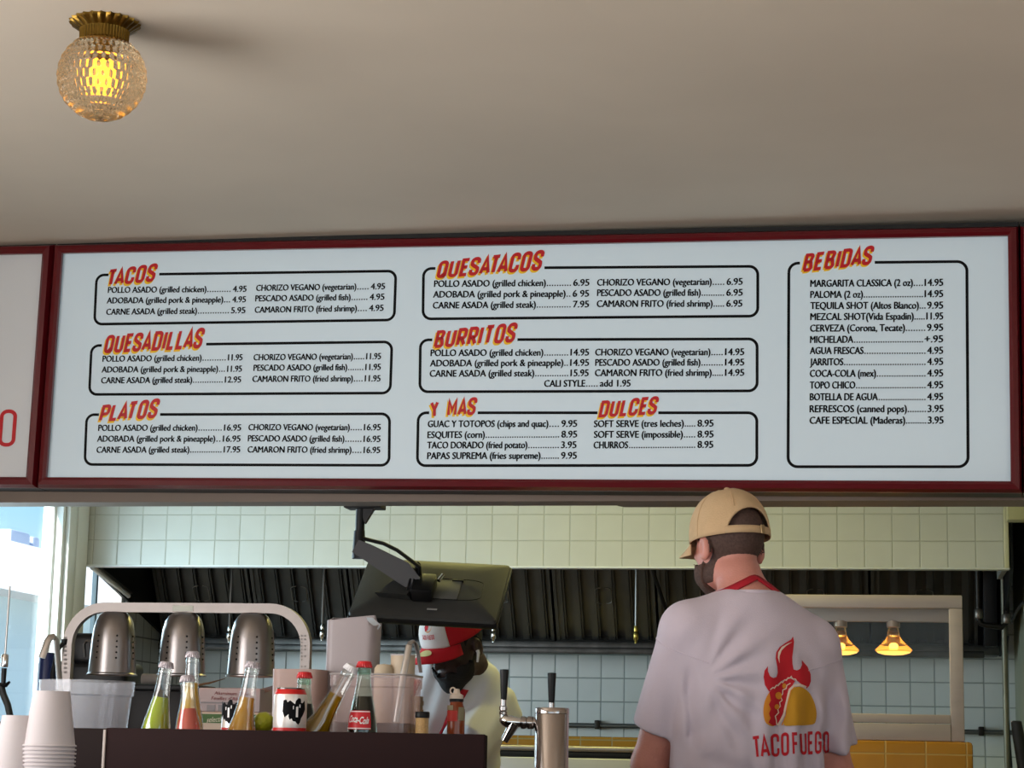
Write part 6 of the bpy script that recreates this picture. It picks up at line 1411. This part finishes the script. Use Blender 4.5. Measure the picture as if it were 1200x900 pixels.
# armhole seams
for s in (0, 1):
    sj, ej = np.array(J1['shl' if s == 0 else 'shr']), np.array(J1['ell' if s == 0 else 'elr']); sj = Rz(BY)@sj; ax = (ej-sj)/np.linalg.norm(ej-sj); c_ = np.array(ORG1)+sj+ax*0.045+np.array([0.012 if s == 0 else -0.012, 0, 0]); a1v = np.cross(ax, [0, 1, 0]); a1v /= np.linalg.norm(a1v); a2v = np.cross(ax, a1v); pts = []
    for i in range(40):
        g_ = 2*PI*i/40; dv = Vector(a1v*math.cos(g_)+a2v*math.sin(g_)+ax*(0.30 if False else 0)); h_, n_, i_, d_ = bv1.ray_cast(Vector(c_)+dv*0.135, -dv, 0.12)
        if h_: pts.append(h_+n_*0.0002-Vector(ORG1))
        else:
            if len(pts) > 3: MB().tube([tuple(v) for v in pts], 0.0016, 6).build('shirt_seam', M_tee, p1)
            pts = []
    if len(pts) > 3: MB().tube([tuple(v) for v in pts], 0.0016, 6).build('shirt_seam', M_tee, p1)
# printed flame-and-taco mark and lettering on the back of the shirt
ZS = lambda x, y: (870+x*170/900, 730+y*170/900)
def decal(root, bv, name, polys, m, off, Y0, Z=ZS, maxe=0.007, dirv=(0, 1, 0), org=ORG1):
    bm = bmesh.new()
    for poly in polys:
        vs = [bm.verts.new((lambda q: (q.x, q.z, 0))(P(*Z(*p), Y0))) for p in poly]
        try: bm.faces.new(vs)
        except Exception: pass
    bmesh.ops.triangulate(bm, faces=bm.faces[:])
    for _ in range(6):
        le = [e for e in bm.edges if e.calc_length() > maxe]
        if not le: break
        bmesh.ops.subdivide_edges(bm, edges=le, cuts=1); bmesh.ops.triangulate(bm, faces=[f for f in bm.faces if len(f.verts) > 3])
    dead = []
    for v in bm.verts:
        h_, n_, i_, d_ = bv.ray_cast(Vector((v.co.x, Y0-0.8, v.co.y)), Vector(dirv), 1.6)
        if h_ is None: dead.append(v); continue
        if n_.y > 0: n_ = -n_
        v.co = h_+n_*off-Vector(org)
    bmesh.ops.delete(bm, geom=dead, context='VERTS')
    me = bpy.data.meshes.new(name); bm.to_mesh(me); bm.free(); me.polygons.foreach_set('use_smooth', [True]*len(me.polygons)); me.materials.append(m)
    o = bpy.data.objects.new(name, me); C.objects.link(o); o.parent = root; return o
def smooth_poly(pts, n=4):
    out = []; m = len(pts)
    for i in range(m):
        p0, p1_, p2, p3 = [Vector(pts[(i+k) % m]) for k in (-1, 0, 1, 2)]
        for j in range(n):
            t = j/n; out.append(tuple(0.5*((2*p1_)+(p2-p0)*t+(2*p0-5*p1_+4*p2-p3)*t*t+(3*p1_-p0-3*p2+p3)*t**3)))
    return out
def poly_strips(pts, w_): return [[(v.x, v.y) for v in q] for q in stroke_strip(pts, w_)]
M_pr = mat('red_shirt_print', (196, 26, 40), 0.8); M_po = mat('ochre_shirt_print', (206, 148, 34), 0.8); M_pw2 = mat('cream_shirt_print', (232, 208, 190), 0.8); M_py = mat('orange_shirt_print', (224, 140, 40), 0.8)
Y1 = 5.07
flame = [(165,428),(140,385),(132,335),(138,298),(157,270),(158,300),(170,330),(190,342),(208,335),(216,310),(213,270),(203,220),(206,180),(226,146),(265,116),(295,95),(305,75),(312,110),(308,160),(303,210),(305,250),(312,285),(333,292),(352,280),(362,255),(360,225),(395,265),(413,310),(415,355),(405,385),(390,402),(340,360),(290,335),(235,360)]
decal(p1, bv1, 'flame_print', [flame], M_pr, 0.0016, Y1)
decal(p1, bv1, 'flame_print', [[(301,112),(262,140),(236,170),(224,210),(225,250),(215,215),(216,182),(238,146),(275,122)]], M_pw2, 0.0026, Y1)
decal(p1, bv1, 'taco_print', [smooth_poly([(170,430),(143,478),(132,540),(138,598),(155,630),(195,636),(190,560),(185,480)])], M_py, 0.0018, Y1)
decal(p1, bv1, 'taco_print', [[(165,432),(190,400),(240,362),(290,340),(320,358),(303,390),(284,440),(268,500),(243,570),(208,634),(182,636),(160,618),(172,590),(163,562),(174,535),(163,508),(174,482)]], M_pr, 0.0026, Y1)
decal(p1, bv1, 'taco_print', [smooth_poly([(255,632),(272,560),(284,480),(300,420),(325,395),(360,395),(402,425),(436,480),(453,540),(450,592),(428,626),(340,634)])], M_po, 0.0028, Y1)
decal(p1, bv1, 'taco_print', poly_strips([(212,634),(252,572),(270,492),(288,412),(314,386),(348,380),(384,394)], 13), M_pw2, 0.0036, Y1)
decal(p1, bv1, 'taco_print', poly_strips([(240,634),(266,580),(280,492),(297,418),(318,396)], 7), M_py, 0.0040, Y1)
decal(p1, bv1, 'taco_print', poly_strips([(170,415),(185,400),(192,404),(205,385),(213,388),(232,365),(242,368),(255,350),(266,354),(276,338),(288,340),(296,330),(305,345),(322,346),(330,360)], 6), M_pw2, 0.0038, Y1)
decal(p1, bv1, 'taco_print', poly_strips([(292,372),(270,385),(266,405),(244,414),(243,438),(230,455),(240,478),(222,492),(226,515),(210,535),(216,555),(196,577),(202,602),(205,632)], 6), M_pw2, 0.0038, Y1)
decal(p1, bv1, 'taco_print', [[(cx+r*math.cos(2*PI*i/16), cy+r*1.15*math.sin(2*PI*i/16)) for i in range(16)] for cx, cy, r in ((253,388,14),(217,450,20),(206,520,14))], M_py, 0.0040, Y1)
for (tx, q4) in (('TACO', ((80,842),(288,822),(286,676),(66,704))), ('FUEGO', ((310,822),(528,806),(526,664),(304,678)))):
    qf = bil(*[Vector(p) for p in q4]); decal(p1, bv1, 'lettering', [[tuple(qf(p)) for p in q] for q in stroke_text(tx, t=0.14, W=0.34, gap=0.11)], M_pr, 0.0020, Y1)
# embroidered arc on the back of the cap
# --- cook bending over his work
o2 = P(514, 800, 6.92); ORG2 = (o2.x, 6.92, 0); B2 = math.radians(176)
hd2 = P(533, 757, 6.63)
def fold2(q):
    x, z = q[..., 0], q[..., 2]; f = 0.006*np.sin((x*0.8+z*0.75)*60)*sm_(1.5-z, 0.05, 0.2)+0.004*np.sin(x*95+2*np.sin(z*9)); return f
J2 = dict(head=(hd2.x-ORG2[0], -0.29, hd2.z+0.006), neck=(0.0, 0.0, 1.455), shl=(-0.158, 0.0, 1.40), shr=(0.158, 0.0, 1.40), ell=(0.155, -0.335, 1.22), elr=(-0.16, -0.30, 1.17), wrl=(0.08, -0.50, 1.05), wrr=(-0.10, -0.47, 1.08), hd=((-0.5, -0.6, -0.35), (0.45, -0.7, -0.35)), hn=((0, 0.3, -0.95), (0, 0.3, -0.95)), hs=(-1, 1))
cfg2 = dict(HR=Rz(math.radians(150))@Rx(-0.48), arm=1.0, hem=(0.98, 0.66), sl=(0.078, 0.086), fold=fold2, shirt_bottom=0.95, nape=0.06, beard=0.009, tuft=0.006, lean=0.36, roll=-0.20)
p2, shirt2, TB2, TR2, nk2, HR2 = person('cook in a red and white cap and white T-shirt bending over behind the pass', ORG2, B2, J2, M_skind, M_blk, M_blk, M_tee2, M_apron, M_jean, M_shoe, cfg2)
HM2 = cap(p2, J2['head'], HR2, M_capred, M_capred, M_capwh, False, zrim=0.030, height=0.115, rx=0.095, ry=0.114, bill_len=0.080, droop=0.5)
bv2 = bvh_of(shirt2)
apron(p2, bv2, ORG2, Rz(B2), TB2, 0.13, 1.22, 0.95)
fw2 = Rz(B2)@np.array([0, 1.0, 0])
for s in (-1, 1):
    g = []
    for i in range(14):
        t = i/13; xx = (0.085+0.045*t) if s > 0 else (-0.072+0.060*t); z = 1.46-0.26*t
        g.append([np.array(ORG2)+TB2((xx-0.013, 0.0, z))+fw2*0.6, np.array(ORG2)+TB2((xx, 0.0, z))+fw2*0.6, np.array(ORG2)+TB2((xx+0.013, 0.0, z))+fw2*0.6])
    so_ = drape(p2, bv2, 'apron_strap', M_apron, g, -fw2, 0.005)
strap(p2, [bvh_of([c for c in p2.children if c.name.startswith('body')][0])], ORG2, TB2, TR2, nk2, 0.05, 0.06)
# cap badge, bill sticker, earbud
def on_head(p): return HM2 @ Vector(p)
def capdecal(name, polys, m, off):
    b = MB()
    for poly in polys:
        vs = []
        for (a, t) in poly:
            k = max(0.0, 1-t**2.6)**0.52; vs.append(on_head(((0.095*k+off)*math.cos(PI/2+a), -0.006+(0.114*k+off)*math.sin(PI/2+a), 0.031+t*0.115)))
        b.add(vs, [tuple(range(len(vs)))])
    return b.build(name, m, p2, fix=False)
capdecal('cap_badge', [[(0.16*math.cos(g)*1.0+0.02, 0.62+0.13*math.sin(g)) for g in [2*PI*i/14 for i in range(14)]]], M_py, 0.0075)
capdecal('cap_badge', [[(-0.10, 0.52), (-0.16, 0.62), (-0.14, 0.70), (-0.08, 0.66), (-0.02, 0.82), (0.05, 0.68), (0.02, 0.56)]], M_pr, 0.0085)
b_ = []
for q in stroke_text('TACO FUEGO', t=0.16, W=0.34, gap=0.12): b_.append([(-0.26+0.52*x, 0.30+0.13*y) for x, y in q])
capdecal('cap_lettering', b_, M_pr, 0.0075)
sv = [on_head((0.026*math.cos(g)-0.002, 0.146+0.016*math.sin(g), 0.0)) for g in [2*PI*i/20 for i in range(20)]]
bill2 = [c for c in p2.children if c.name.startswith('cap_bill')][0]; bvb = BVHTree.FromPolygons([v.co for v in bill2.data.vertices], [tuple(p.vertices) for p in bill2.data.polygons])
up_ = HM2.to_3x3() @ Vector((0, 0, 1)); sv2 = []
for v in sv:
    h_, n_, i_, d_ = bvb.ray_cast(v+up_*0.2, -up_, 0.5); sv2.append((h_ if h_ else v)+up_*0.005)
MB().add(sv2, [tuple(range(20))]).build('bill_sticker', mat('gold_sticker', (222, 210, 150), 0.35, metal=0.3), p2, fix=False)
MB().tube([on_head((-0.094, 0.006, -0.022)), on_head((-0.098, 0.010, -0.028)), on_head((-0.094, 0.022, -0.055))], [0.006, 0.0055, 0.0035], 10).build('earbud', mat('white_earbud', (230, 230, 228), 0.25), p2)
